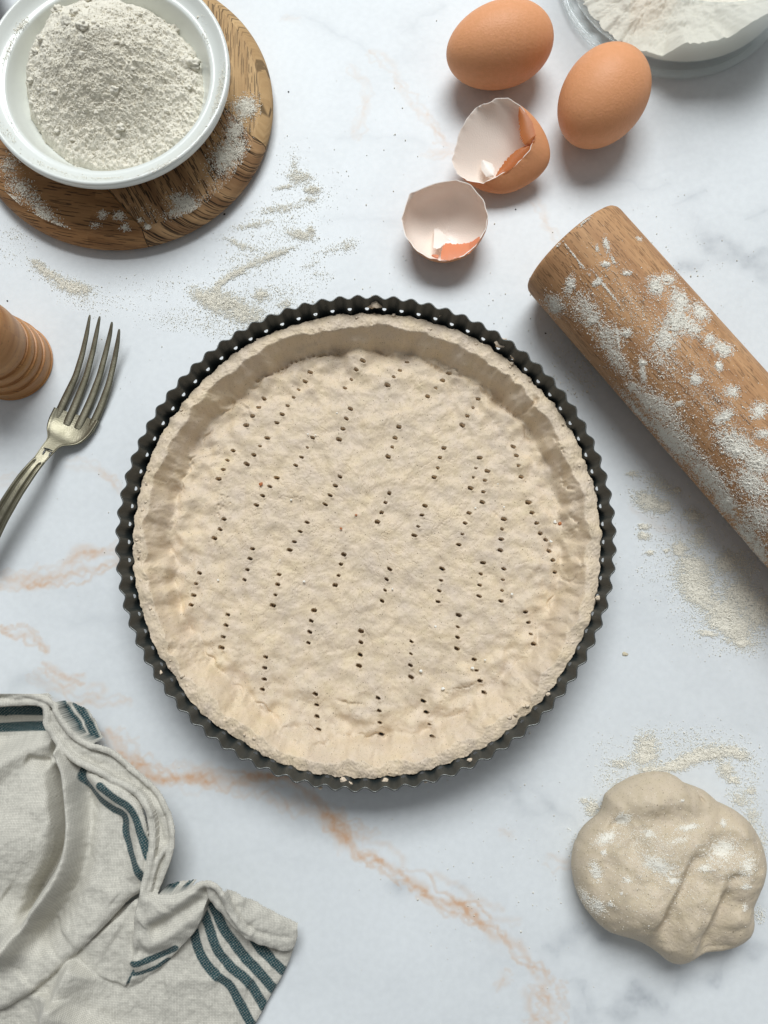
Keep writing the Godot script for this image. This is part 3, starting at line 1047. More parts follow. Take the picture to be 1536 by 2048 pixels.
func white_bowl() -> void:
	var c := Vector3(-0.1435, BOARD_T, -0.2862)
	var t := thing("mixing_bowl", "shallow white ceramic bowl with a stepped rim full of flour", "bowl", c)
	var prof := smooth2(v2([0.0, 0.0002, 0.030, 0.0002, 0.0385, 0.0003, 0.042, 0.0018, 0.050, 0.0082, 0.0575, 0.0150, 0.0622, 0.0205, 0.0637, 0.0228, 0.0639, 0.0255, 0.0632, 0.0267, 0.0620, 0.0268, 0.0607, 0.0258, 0.0585, 0.0240, 0.0562, 0.0228, 0.0545, 0.0226, 0.0532, 0.0220, 0.0522, 0.0200, 0.0500, 0.0150, 0.046, 0.0090, 0.038, 0.0045, 0.020, 0.0030, 0.0, 0.0028]), 4)
	put("bowl_body", lathe(prof, 160), M.ceramic, t)
	powder("flour_dust", [[440, 190, 12, 70, 12, 1500], [405, 290, 14, 50, 42, 1400], [330, 338, 60, 8, -24, 900], [200, 358, 80, 7, 4, 500], [412, 100, 8, 60, -6, 700], [380, 50, 10, 30, -40, 600], [40, 50, 24, 8, -50, 900, 0.6], [15, 100, 10, 40, 20, 600], [20, 270, 20, 40, -30, 350], [100, 335, 50, 8, 25, 300]],
		func(px, py):
			var p := at(px, py, 0.0375)
			var d := (p - c).slide(UP)
			var q := d.length()
			if q < 0.0535 or q > 0.0635: return null
			return [Vector3(p.x, c.y + lerpf(0.0229, 0.0268, sm(0.0565, 0.0615, q)), p.z), UP],
		12, t, 0.00010, 0.00026, 0.6, M.flour_loose)
	# the heap of flour: a cone with its top behind the middle, crumbly
	var n := 250
	var R := 0.0518
	var hc := Vector3(-0.1418, 0, -0.2858)
	var peak := Vector2(-0.0115, -0.0175)
	var f1 := noise(21, 95.0, 4)
	var f2 := noise(22, 420.0, 3)
	var f3 := noise(23, 1200.0, 2)
	var cl := noise(24, 190.0, 2, FastNoiseLite.TYPE_CELLULAR)
	cl.cellular_return_type = FastNoiseLite.RETURN_DISTANCE
	var height := func(x: float, z: float) -> float:
		var q := Vector2(x, z)
		var rr := q.length() / R
		var k := (q - peak).length()
		var h := 0.0115 + 0.024 * (1.0 - sm(0.0, 0.062, k)) + 0.0030 * exp(-pow(k / 0.008, 2.0))
		h += 0.0016 * f1.get_noise_2d(x, z) + 0.00048 * f2.get_noise_2d(x, z) + 0.00035 * f3.get_noise_2d(x, z)
		h += 0.0007 * maxf(0.0, 0.4 - cl.get_noise_2d(x, z) - 0.6)
		# rills running down the right-hand side
		var ang := atan2(q.y - peak.y, q.x - peak.x)
		h += 0.00045 * sin(ang * 34.0 + f1.get_noise_2d(x * 2.0, z * 2.0) * 5.0) * sm(0.012, 0.03, k) * sm(-0.2, 0.5, cos(ang - 0.5))
		h -= 0.016 * pow(sm(0.80, 1.04, rr + 0.05 * f1.get_noise_2d(x * 0.6 + 9.0, z * 0.6)), 1.4)
		var qb := Vector2(x + hc.x + 0.1435, z + hc.z + 0.2862).length()
		var wall := lerpf(0.0030, 0.0045, sm(0.0, 0.038, qb)) + 0.0095 * pow(clampf((qb - 0.037) / 0.014, 0.0, 2.0), 1.7)
		return maxf(h, wall - 0.0019)
	var P := PackedVector3Array()
	for j in n:
		for i in n:
			# a square grid pulled round
			var u := lerpf(-1.0, 1.0, i / (n - 1.0))
			var v := lerpf(-1.0, 1.0, j / (n - 1.0))
			var x := u * sqrt(1.0 - v * v * 0.5) * R
			var z := v * sqrt(1.0 - u * u * 0.5) * R
			P.append(Vector3(x, height.call(x, z), z))
	var heap := thing("flour_heap", "crumbly heap of pale wholemeal flour in the white bowl", "flour", Vector3(hc.x, BOARD_T, hc.z))
	put("heap_body", sheet(P, n, n, false, false), M.flour, heap)
	var r := RandomNumberGenerator.new()
	r.seed = 31
	for k in 90:
		var a := r.randf() * TAU
		var q := sqrt(r.randf()) * R * 0.93
		var x := cos(a) * q
		var z := sin(a) * q
		put("flour_lump", blob(r.randf_range(0.0006, 0.0015), k + 3, 0.8), M.flour, heap).position = Vector3(x, height.call(x, z) - 0.0002, z)
	for b in [[155, 78, 0.0030], [185, 92, 0.0024], [168, 60, 0.0022], [375, 100, 0.0034], [362, 92, 0.0026], [120, 30, 0.0024], [228, 178, 0.0018], [180, 8, 0.0030], [335, 22, 0.0026], [398, 28, 0.0018], [365, 145, 0.0018], [232, 236, 0.0020], [90, 90, 0.0018], [73, 105, 0.0018], [55, 150, 0.0016]]:
		var p := at(b[0], b[1], 0.038)
		var x: float = p.x - hc.x
		var z: float = p.z - hc.z
		put("flour_lump", blob(b[2], int(b[0]), 0.75, 16, 12), M.flour, heap).position = Vector3(x, height.call(x, z) + b[2] * 0.2, z)
	powder("flour_grains", [[215, 172, 190, 172, 0, 80000]],
		func(px, py):
			var h := 0.02
			var p := Vector3.ZERO
			for k in 5:
				p = at(px, py, BOARD_T + h)
				h = height.call(p.x - hc.x, p.z - hc.z)
			if Vector2(p.x - hc.x, p.z - hc.z).length() > R * 0.985: return null
			return [Vector3(p.x, BOARD_T + h, p.z), UP],
		13, heap, 0.00010, 0.00038, 0.2, M.flour)


# ---------------------------------------------------------------- glass bowl of flour
func glass_bowl() -> void:
	var c := Vector3(0.1672, 0.0, -0.3780)
	var t := thing("glass_bowl", "clear glass bowl of pale flour cut off by the top right corner", "bowl", c)
	var prof := smooth2(v2([0.0, 0.0003, 0.050, 0.0003, 0.060, 0.0004, 0.0650, 0.0018, 0.0672, 0.0050, 0.0680, 0.0100, 0.0688, 0.0200, 0.0705, 0.0400, 0.0722, 0.0580, 0.0724, 0.0600, 0.0714, 0.0608, 0.0703, 0.0600, 0.0700, 0.0580, 0.0680, 0.0400, 0.0660, 0.0200, 0.0640, 0.0120, 0.060, 0.0075, 0.052, 0.0056, 0.030, 0.0052, 0.0, 0.0052]), 4)
	put("bowl_glass", lathe(prof, 180), M.glass, t)
	for q: Array in [[0.0645, 0.0026, 0.0024, "foot_ring"]]:
		var pf := PackedVector2Array()
		for i in 13: pf.append(Vector2(q[0] + q[2] * sin(-TAU * i / 12.0), q[1] + 0.0002 + q[2] * cos(TAU * i / 12.0) * 0.9))
		put(q[3], lathe(pf, 160), M.glass, t)
	# the flour: heights round the wall by angle from straight down the picture, ragged, scooped out inside
	var f1 := noise(51, 70.0, 4)
	var f2 := noise(52, 420.0, 3)
	var f3 := noise(53, 1300.0, 2)
	var na := 420
	var nr := 120
	var edge := func(a: float) -> float:
		var d := rad_to_deg(wrapf(a, -PI, PI))
		var h := 0.0155
		h += 0.0125 * sm(-13.0, -4.0, d) + 0.002 * sm(0.0, 14.0, d) + 0.010 * sm(14.0, 24.0, d) + 0.004 * sm(30.0, 60.0, d)
		h -= 0.0085 * (1.0 - sm(-34.0, -19.0, d))
		h = lerpf(h, 0.026, sm(80.0, 170.0, absf(d)))
		return h + 0.0018 * f1.get_noise_1d(d * 0.0028) + 0.0008 * f2.get_noise_1d(d * 0.003)
	var inner := func(h: float) -> float:
		return (lerpf(0.052, 0.0640, sqrt(clampf((h - 0.0056) / 0.0064, 0.0, 1.0))) if h < 0.012 else lerpf(0.0640, 0.0700, (h - 0.012) / 0.046)) - 0.0003
	var P := PackedVector3Array()
	for j in nr:
		for i in na + 1:
			var a := TAU * (i % na) / na
			var e: float = edge.call(a)
			var p: Vector3
			if j < nr - 24:
				var s := j / (nr - 25.0)
				var R: float = inner.call(e)
				var x := sin(a) * s * R
				var z := cos(a) * s * R
				var mid := 0.020 + 0.010 * x / 0.06 - 0.004 * z / 0.06
				var h := lerpf(mid, e, pow(s, 3.0)) + (0.0030 * f1.get_noise_2d(x, z) + 0.0006 * f2.get_noise_2d(x, z)) * (1.0 - pow(s, 8.0)) + 0.0003 * f3.get_noise_2d(x, z)
				p = Vector3(x, h, z)
			else:
				var h := lerpf(e, 0.0058, (j - (nr - 25)) / 24.0)
				var R: float = inner.call(h) - 0.00025 * (0.5 + 0.5 * f2.get_noise_2d(a * 0.06, h))
				p = Vector3(sin(a) * R, h, cos(a) * R)
			P.append(p)
	var body := thing("flour_fill", "pale flour with a broken crumbly edge inside the glass bowl", "flour", c)
	put("flour_body", sheet(P, na + 1, nr, true, true), M.flour, body)


# ---------------------------------------------------------------- eggs
func egg_mesh(L: float, W: float) -> ArrayMesh:
	var P := PackedVector3Array()
	for j in 61:
		var t := -cos(PI * j / 60.0)
		for i in 97:
			var a := TAU * i / 96
			var r := W / 2.0 * sqrt(maxf(0.0, 1.0 - t * t)) * (1.0 + 0.06 * t)
			P.append(Vector3(t * L / 2.0, r * cos(a), r * sin(a)))
	return sheet(P, 97, 61, true, true)


func eggs() -> void:
	var a := put("egg", egg_mesh(0.0595, 0.0423), M.egg)
	a.position = Vector3(0.063, 0.0423 / 2 * 1.01, -0.3164)
	a.rotation.y = 0.28
	tag(a, "whole brown egg lying at the top edge, farther from the glass bowl", "egg", "whole brown eggs")
	var b := put("egg", egg_mesh(0.0577, 0.0451), M.egg)
	b.position = Vector3(0.1174, 0.0451 / 2 * 1.01, -0.2842)
	b.rotation = Vector3(0.5, 0.972, 0)
	tag(b, "whole brown egg lying against the front of the glass bowl", "egg", "whole brown eggs")


# a broken shell from its ragged rim (photograph pixels and height), the middle of the opening and the far pole
func shell_point(rim: PackedVector3Array, c: Vector3, pole: Vector3, f: float, th: float, off: float, bulge: float) -> Vector3:
	var n := rim.size()
	var k := int(floor(f))
	var q := rim[posmod(k, n)].lerp(rim[posmod(k + 1, n)], f - k) - c
	# away from the broken edge the shell is round: the rim's average shape
	var s := Vector3.ZERO
	var wt := 0.0
	for e in range(-6, 7):
		var g := exp(-e * e / 9.0)
		s += (rim[posmod(k + e, n)].lerp(rim[posmod(k + e + 1, n)], f - k) - c) * g
		wt += g
	q = (s / wt * 1.005).lerp(q, exp(-th * 14.0))
	var p := c + q * cos(th) * (1.0 + bulge * sin(2.0 * th)) + (pole - c) * sin(th)
	var mid := c + (pole - c) * 0.25
	return p + (p - mid).normalized() * off


func shell_sheet(rim: PackedVector3Array, c: Vector3, pole: Vector3, off: float, bulge: float, flip: bool, f0 := 0.0, f1 := -1.0, th0 := 0.0, th1 := PI / 2, ragged := 0.0, sd := 1) -> ArrayMesh:
	var P := PackedVector3Array()
	var nu := 161
	var nv := 40
	var whole := f1 < 0.0
	if whole: f1 = rim.size()
	var r1 := noise(sd, 1.1, 3)
	for j in nv:
		for i in nu:
			var f := lerpf(f0, f1, (i % (nu - 1) if whole else i) / (nu - 1.0))
			var a := th0 + ragged * r1.get_noise_1d(f * 2.0)
			var b := th1 + ragged * 1.6 * r1.get_noise_1d(f * 1.6 + 50.0)
			P.append(shell_point(rim, c, pole, f, lerpf(a, b, j / (nv - 1.0)), off, bulge))
	return sheet(P, nu, nv, whole, flip)


func ragged_rim(list: Array, amount: float, sd: int) -> PackedVector3Array:
	var out := PackedVector3Array()
	var r := RandomNumberGenerator.new()
	r.seed = sd
	var n := list.size() / 3
	for i in n:
		var a := at(list[i * 3], list[i * 3 + 1], list[i * 3 + 2] * 0.001)
		var j := (i + 1) % n
		var b := at(list[j * 3], list[j * 3 + 1], list[j * 3 + 2] * 0.001)
		for k in 4:
			out.append(a.lerp(b, k / 4.0) + Vector3(r.randf_range(-1, 1), r.randf_range(-1, 1), r.randf_range(-1, 1)) * amount * (0.4 if k == 0 else 1.0))
	return out


func build_shell(t: Node3D, rim: PackedVector3Array, c: Vector3, pole: Vector3, bulge: float) -> void:
	put("outer_shell", shell_sheet(rim, c, pole, 0.0, bulge, true), M.egg_thin, t)
	put("membrane", shell_sheet(rim, c, pole, -0.00042, bulge, false), M.membrane, t)
	# the broken edge between them
	var P := PackedVector3Array()
	for j in 2:
		for i in 161:
			P.append(shell_point(rim, c, pole, rim.size() * (i % 160) / 160.0, 0.0, -0.00042 * j, bulge))
	put("broken_edge", sheet(P, 161, 2, true, true), M.shell_edge, t)


func shells() -> void:
	var t := thing("egg_shell", "larger broken brown egg shell on its side with torn orange flaps inside", "egg shell", Vector3.ZERO, "broken egg shells")
	var rim := ragged_rim([993, 196, 27, 1016, 195, 28, 1041, 211, 28, 1060, 238, 27, 1069, 272, 25, 1061, 300, 23, 1030, 332, 19, 992, 355, 16, 967, 367, 14, 934, 361, 12, 914, 348, 12, 903, 322, 13, 909, 298, 15, 918, 266, 18, 932, 238, 21, 950, 217, 23, 965, 208, 25, 978, 205, 26], 0.00024, 4)
	var c := at(984, 280, 0.0195)
	var pole := at(1056, 335, 0.0065)
	build_shell(t, rim, c, pole, 0.13)
	put("shell_fragment", flap([524, 425, 27.5, 552, 455, 27.5, 578, 495, 27, 592, 550, 26, 572, 585, 24], [521, 470, 25, 525, 510, 24.5, 530, 560, 24, 545, 590, 23.5, 566, 592, 23.5], 3), M.shell_orange, t)
	put("shell_fragment", flap([590, 572, 24.5, 560, 622, 22, 510, 674, 19, 470, 705, 17, 430, 724, 15.5], [566, 586, 22.5, 520, 606, 21, 480, 640, 18.5, 448, 680, 16, 428, 716, 15], 5), M.shell_orange, t)
	put("membrane_flake", flap([370, 655, 11, 372, 690, 10.5, 390, 718, 11, 420, 720, 12], [385, 652, 10.5, 415, 665, 11, 425, 690, 12, 424, 716, 12.5], 6), M.shell_edge, t)
	var u := thing("egg_shell", "half of a broken brown egg shell lying open side up, pale inside", "egg shell", Vector3.ZERO, "broken egg shells")
	rim = ragged_rim([802, 438, 19, 819, 386, 21, 869, 367, 23, 913, 359, 23, 942, 369, 24, 967, 399, 23, 977, 433, 22, 972, 458, 20, 952, 492, 18, 928, 512, 17, 888, 523, 16, 859, 517, 16, 834, 502, 17, 810, 472, 18], 0.00022, 7)
	c = at(889, 442, 0.020)
	pole = at(893, 462, 0.0006)
	build_shell(u, rim, c, pole, 0.10)
	put("shell_fragment", flap([206, 1054, 16.8, 240, 1058, 16.6, 285, 1046, 16.8, 322, 1030, 17.2, 345, 1000, 18, 368, 970, 19], [208, 1020, 13, 222, 988, 11, 268, 992, 11.5, 318, 988, 12.5, 338, 978, 14.5, 360, 962, 16.5], 8), M.shell_pale_orange, u)
	put("shell_fragment", flap([168, 1040, 17.2, 182, 1048, 17, 196, 1052, 17], [176, 1034, 16, 188, 1034, 15.6, 198, 1036, 15.6], 9), M.shell_pale_orange, u)
	put("membrane_flake", flap([176, 1006, 9, 190, 1012, 9.5, 205, 1006, 9.5, 225, 985, 9], [180, 930, 4, 196, 928, 4, 215, 945, 5, 250, 980, 8], 10), M.shell_edge, u)


# a torn piece of shell between two ragged edges (points of a crop of the photograph and heights in mm)
func flap(a: Array, b: Array, sd: int) -> ArrayMesh:
	var A := PackedVector3Array()
	var B := PackedVector3Array()
	for i in range(0, a.size(), 3): A.append(at(780 + a[i] / 2.0317, a[i + 1] / 2.0317, a[i + 2] * 0.001))
	for i in range(0, b.size(), 3): B.append(at(780 + b[i] / 2.0317, b[i + 1] / 2.0317, b[i + 2] * 0.001))
	var nu := 61
	var f := noise(sd, 0.35, 3)
	var P := PackedVector3Array()
	for j in 9:
		for i in nu:
			var s := i / (nu - 1.0)
			var ia := mini(int(s * (A.size() - 1)), A.size() - 2)
			var ib := mini(int(s * (B.size() - 1)), B.size() - 2)
			var p := A[ia].lerp(A[ia + 1], s * (A.size() - 1) - ia)
			var q := B[ib].lerp(B[ib + 1], s * (B.size() - 1) - ib)
			var t := j / 8.0 * (1.0 + 0.16 * f.get_noise_1d(i)) + 0.05 * f.get_noise_1d(i + 300.0)
			P.append(p.lerp(q, t) + UP * (0.0008 * sin(t * PI)))
	return sheet(P, nu, 9)


# ---------------------------------------------------------------- rolling pin
const PIN_A := Vector3(0.0947, 0.0291, -0.1947)
const PIN_R := 0.0291
const PIN_TURN := 51.8


func on_pin(px: float, py: float) -> Variant:
	var ax := Vector3(cos(deg_to_rad(PIN_TURN)), 0, sin(deg_to_rad(PIN_TURN)))
	var o := Vector3(0, EYE_HEIGHT, 0) - PIN_A
	var d := sight(px, py)
	var o2 := o - ax * o.dot(ax)
	var d2 := d - ax * d.dot(ax)
	var a := d2.dot(d2)
	var b := o2.dot(d2)
	var q := b * b - a * (o2.dot(o2) - PIN_R * PIN_R)
	if q < 0.0: return null
	var p := o + d * ((-b - sqrt(q)) / a)
	var s := p.dot(ax)
	if s < 0.0015: return null
	return [PIN_A + p, (p - ax * s).normalized()]


func rolling_pin() -> void:
	var tex := wood_texture(1024, 512, 411, Color(0.60, 0.435, 0.30), Color(0.82, 0.655, 0.485), 2800, 34, 0.36, 0.6)
	var m := mat("pin_wood", Color.WHITE, 0.6)
	m.albedo_texture = tex
	m.albedo_color = Color.WHITE
	m.metallic_specular = 0.3
	bump(m, tex, 0.12)
	var t := thing("rolling_pin", "thick wooden rolling pin dusted with white flour", "rolling pin", PIN_A)
	var P := PackedVector3Array()
	var uv := PackedVector2Array()
	var L := 0.40
	var prof := [Vector2(0, 0), Vector2(0, 0.018), Vector2(0.0002, 0.0262), Vector2(0.0009, 0.0279), Vector2(0.0024, 0.0288), Vector2(0.0045, PIN_R)]
	for j in 40: prof.append(Vector2(0.0045 + (L - 0.009) * (j + 1) / 40.0, PIN_R))
	prof.append(Vector2(L, 0.027))
	prof.append(Vector2(L, 0.0))
	for q in prof:
		for i in 97:
			var a := TAU * i / 96
			P.append(Vector3(q.x, q.y * cos(a), q.y * sin(a)))
			uv.append(Vector2(q.x / 0.15, float(i) / 96 * 2.0 + 0.1))
	var o := put("roller", sheet(P, 97, prof.size(), true, true, uv), m, t)
	o.rotation_degrees.y = -PIN_TURN
	var B := []
	# from a crop of the photograph: [x, y, half length, half width, turn, count, pile]
	for b in [
		[600, 410, 44, 34, 60, 2600, 0.9], [650, 380, 40, 26, 0, 1200, 0.5], [700, 470, 60, 40, 60, 3400, 0.7], [690, 560, 60, 60, 60, 5200, 0.8], [790, 520, 50, 30, 50, 2600, 0.6], [640, 640, 60, 50, 60, 2600, 0.4], [760, 590, 50, 40, 50, 1800, 0.4],
		[885, 680, 44, 30, 20, 2600, 0.9], [830, 640, 30, 30, 40, 900, 0.5], [870, 750, 16, 24, 10, 700, 0.5], [770, 808, 24, 22, 0, 1100, 0.8], [925, 860, 36, 30, 30, 900, 0.1], [700, 910, 20, 10, -20, 420, 0.4], [890, 965, 50, 26, -30, 1500, 0.5], [1040, 940, 36, 44, 50, 1500, 0.1],
		[940, 1080, 100, 60, 30, 5200, 0.5], [1040, 1160, 70, 50, 20, 4400, 0.8], [950, 1110, 40, 26, 0, 2200, 0.8], [1010, 1250, 100, 60, 40, 4400, 0.3], [1060, 1040, 40, 22, 0, 800, 0.5], [1040, 1400, 90, 60, 45, 3600, 0.3], [1180, 1300, 120, 100, 45, 6000, 0.5], [1160, 1150, 90, 60, 45, 3000, 0.5],
		[170, 490, 50, 36, 50, 2600, 0.3], [235, 405, 22, 40, 10, 1200, 0.2], [300, 510, 90, 60, 55, 3000, 0.1], [330, 555, 30, 16, -30, 700, 0.4], [350, 395, 26, 14, -20, 500, 0.5], [385, 318, 20, 14, 0, 520, 0.7], [475, 355, 20, 12, 0, 420, 0.5], [390, 235, 14, 36, -10, 520, 0.2], [350, 250, 8, 16, 0, 180, 0.2], [530, 210, 16, 10, 30, 150], [290, 130, 40, 14, -38, 700], [180, 230, 16, 10, 0, 180], [420, 300, 20, 8, 60, 160, 0.2],
		[260, 290, 90, 4, 52, 420, 0.1], [390, 420, 90, 5, 52, 520, 0.1], [400, 620, 80, 50, 50, 2400, 0.2], [440, 640, 60, 6, 82, 520, 0.3], [420, 690, 60, 5, 40, 420, 0.2], [475, 610, 24, 18, 0, 600, 0.5], [545, 770, 16, 56, -5, 1100, 0.3], [545, 735, 20, 8, 0, 400, 0.4], [500, 840, 20, 20, 0, 500, 0.2],
		[430, 720, 120, 40, 52, 2600], [560, 900, 110, 40, 50, 3400], [640, 940, 110, 50, 50, 3400], [700, 1080, 120, 60, 52, 6000, 0.2], [640, 1050, 120, 26, 50, 3600], [830, 1230, 140, 50, 50, 6500, 0.1], [900, 1340, 60, 40, 50, 2600, 0.4], [910, 1320, 16, 14, 0, 600, 0.8], [1000, 1480, 120, 40, 50, 4600, 0.3], [1050, 1560, 60, 30, 50, 1600, 0.3],
		[530, 520, 300, 120, 52, 2200], [800, 850, 300, 130, 50, 2600], [620, 720, 120, 60, 45, 1200], [260, 700, 120, 20, 46, 1500], [330, 780, 120, 16, 48, 1500], [520, 940, 140, 14, 50, 1800]]:
		B.append([1030 + b[0] / 2.132, 380 + b[1] / 2.132, b[2] / 2.132 * 1.1, b[3] / 2.132 * 1.15, b[4], int(b[5] * 2.1), b[6] if b.size() > 6 else 0.0])
	powder("flour_dust", B, on_pin, 14, t, 0.00008, 0.00026, 0.55, M.flour_white)


# ---------------------------------------------------------------- turned wooden mill
func wooden_mill() -> void:
	var tex := wood_texture(512, 512, 421, Color(0.62, 0.40, 0.21), Color(0.84, 0.64, 0.40), 420, 12, 0.5, 0.65)
	var m := mat("mill_wood", Color.WHITE, 0.42)
	m.albedo_texture = tex
	m.albedo_color = Color.WHITE
	bump(m, tex, 0.10)
	triplanar(m, 11.0, false)
	m.uv1_scale = Vector3(5.0, 16.0, 16.0)
	var t := thing("wooden_mill", "turned wooden mill with stacked rounded rings at the left edge", "mill", Vector3(-0.199, 0, -0.1441))
	put("foot", lathe(smooth2(v2([0, 0.0006, 0.0199, 0.0006, 0.0206, 0.0012, 0.0209, 0.0028, 0.0209, 0.0070, 0.0207, 0.0086, 0.0203, 0.0093, 0.0197, 0.0095, 0, 0.0095]), 4), 96), m, t)
	put("ring", lathe(smooth2(v2([0, 0.0093, 0.0192, 0.0094, 0.0199, 0.0098, 0.0203, 0.0112, 0.0203, 0.0140, 0.0200, 0.0158, 0.0194, 0.0166, 0.0188, 0.0168, 0, 0.0168]), 4), 96), m, t)
	put("ring", lathe(smooth2(v2([0, 0.0166, 0.0184, 0.0167, 0.0191, 0.0171, 0.0195, 0.0184, 0.0195, 0.0212, 0.0191, 0.0230, 0.0184, 0.0238, 0.0176, 0.0240, 0, 0.0240]), 4), 96), m, t)
	put("head", lathe(smooth2(v2([0, 0.0238, 0.0172, 0.0239, 0.0181, 0.0244, 0.0186, 0.0262, 0.0188, 0.0310, 0.0189, 0.0370, 0.0182, 0.0450, 0.0160, 0.0530, 0.0114, 0.0590, 0.0058, 0.0618, 0.0, 0.0624]), 6), 96), m, t)
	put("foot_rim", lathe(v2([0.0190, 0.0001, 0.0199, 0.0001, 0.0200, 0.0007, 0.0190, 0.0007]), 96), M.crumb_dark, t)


# ---------------------------------------------------------------- fork
func fork_at(x: float, y: float, h: float) -> Vector3:
	return at(x / 3.793, 560.0 + y / 3.793, h * 0.001)


# rows: [left x, y, right x, y, height mm], points of a crop of the photograph
func fork_loft(rows: Array, profile: Callable, thick: float) -> ArrayMesh:
	var n := 25
	var lp := PackedVector3Array()
	var rp := PackedVector3Array()
	for q in rows:
		lp.append(fork_at(q[0], q[1], q[4]))
		rp.append(fork_at(q[2], q[3], q[4]))
	var P := PackedVector3Array()
	var m := rows.size()
	var fine := 6
	var count := (m - 1) * fine + 1
	for k in count:
		var i := mini(k / fine, m - 2)
		var f := (k - i * fine) / float(fine)
		var a := lp[i].cubic_interpolate(lp[i + 1], lp[maxi(i - 1, 0)], lp[mini(i + 2, m - 1)], f)
		var b := rp[i].cubic_interpolate(rp[i + 1], rp[maxi(i - 1, 0)], rp[mini(i + 2, m - 1)], f)
		for j in n:
			var t := lerpf(-1.0, 1.0, j / (n - 1.0))
			t = sin(t * PI / 2) * 0.25 + t * 0.75
			P.append(a.lerp(b, t * 0.5 + 0.5) + UP * (profile.call(t, k / float(count - 1)) * 0.001))
		for j in n:
			var t := lerpf(1.0, -1.0, j / (n - 1.0))
			P.append(a.lerp(b, t * 0.49 + 0.5) - UP * (thick * 0.001 * sqrt(maxf(0.0, 1.0 - t * t * 0.9)) - minf(profile.call(0.0, k / float(count - 1)), 0.0) * 0.001))
		P.append(P[k * (2 * n + 1)])
	return sheet(P, 2 * n + 1, count, true, false)


func fork() -> void:
	var t := thing("fork", "old tarnished silver fork with a ribbed handle lying beside the tart tin", "fork")
	var head := put("head", fork_loft([[262, 1338, 338, 1388, 12], [310, 1268, 408, 1312, 9.6], [358, 1195, 470, 1262, 7.0], [354, 1120, 590, 1245, 4.8], [370, 1050, 675, 1182, 3.8], [398, 990, 735, 1092, 3.6], [410, 965, 748, 1066, 3.6]],
		func(s: float, k: float): return -1.7 * (1.0 - s * s) * sm(0.25, 0.8, k) + 0.35 * sm(0.80, 0.95, absf(s)) * (1.0 - sm(0.96, 1.0, absf(s))), 1.6), M.silver, t)
	var hs := [1.7, 2.5, 3.9, 5.6, 8.0, 10.6]
	var ws := [2.3, 2.1, 1.75, 1.5, 1.2, 0.65]
	for line in [[418, 1070, 500, 890, 575, 730, 625, 560, 660, 400, 682, 264], [505, 1100, 590, 900, 655, 730, 705, 540, 735, 390, 757, 275], [590, 1130, 690, 910, 755, 730, 805, 540, 835, 410, 850, 318], [680, 1150, 766, 960, 826, 790, 870, 600, 893, 470, 905, 372]]:
		var p := PackedVector3Array()
		var rad := PackedFloat32Array()
		for i in 5:
			for q in 6:
				var f := q / 6.0
				p.append(fork_at(lerpf(line[i * 2], line[i * 2 + 2], f), lerpf(line[i * 2 + 1], line[i * 2 + 3], f), lerpf(hs[i], hs[i + 1], f)))
				rad.append(lerpf(ws[i], ws[i + 1], f) * 0.001)
		p.append(fork_at(line[10], line[11], hs[5]))
		rad.append(0.0004)
		for pass_ in 2:
			var c := p.duplicate()
			for i in range(1, p.size() - 1): p[i] = (c[i - 1] + c[i] * 2.0 + c[i + 1]) / 4.0
		put("tine", tube(p, rad, 0.5, 14), M.silver, t)
	put("handle", fork_loft([[262, 1338, 338, 1388, 12], [200, 1400, 290, 1450, 14], [130, 1482, 226, 1545, 15], [60, 1580, 165, 1640, 15.5], [-5, 1680, 105, 1745, 15.5], [-70, 1790, 45, 1855, 15], [-140, 1930, -20, 2000, 14], [-200, 2080, -70, 2150, 12]],
		func(s: float, k: float): return 0.55 - 1.25 * exp(-pow((absf(s) - 0.52) / 0.13, 2.0)) * sm(0.02, 0.08, k) - 0.7 * pow(absf(s), 6.0), 2.2), M.silver, t)
	for g in [[345, 1282, 322, 1322], [392, 1300, 368, 1338], [330, 1272, 400, 1296]]:
		var a := fork_at(g[0], g[1], 10.2)
		var b := fork_at(g[2], g[3], 11.3)
		put("engraving", tube(PackedVector3Array([a, a.lerp(b, 0.5), b]), PackedFloat32Array([0.0002, 0.00045, 0.0002]), 0.35, 8), M.dark_tin, t)


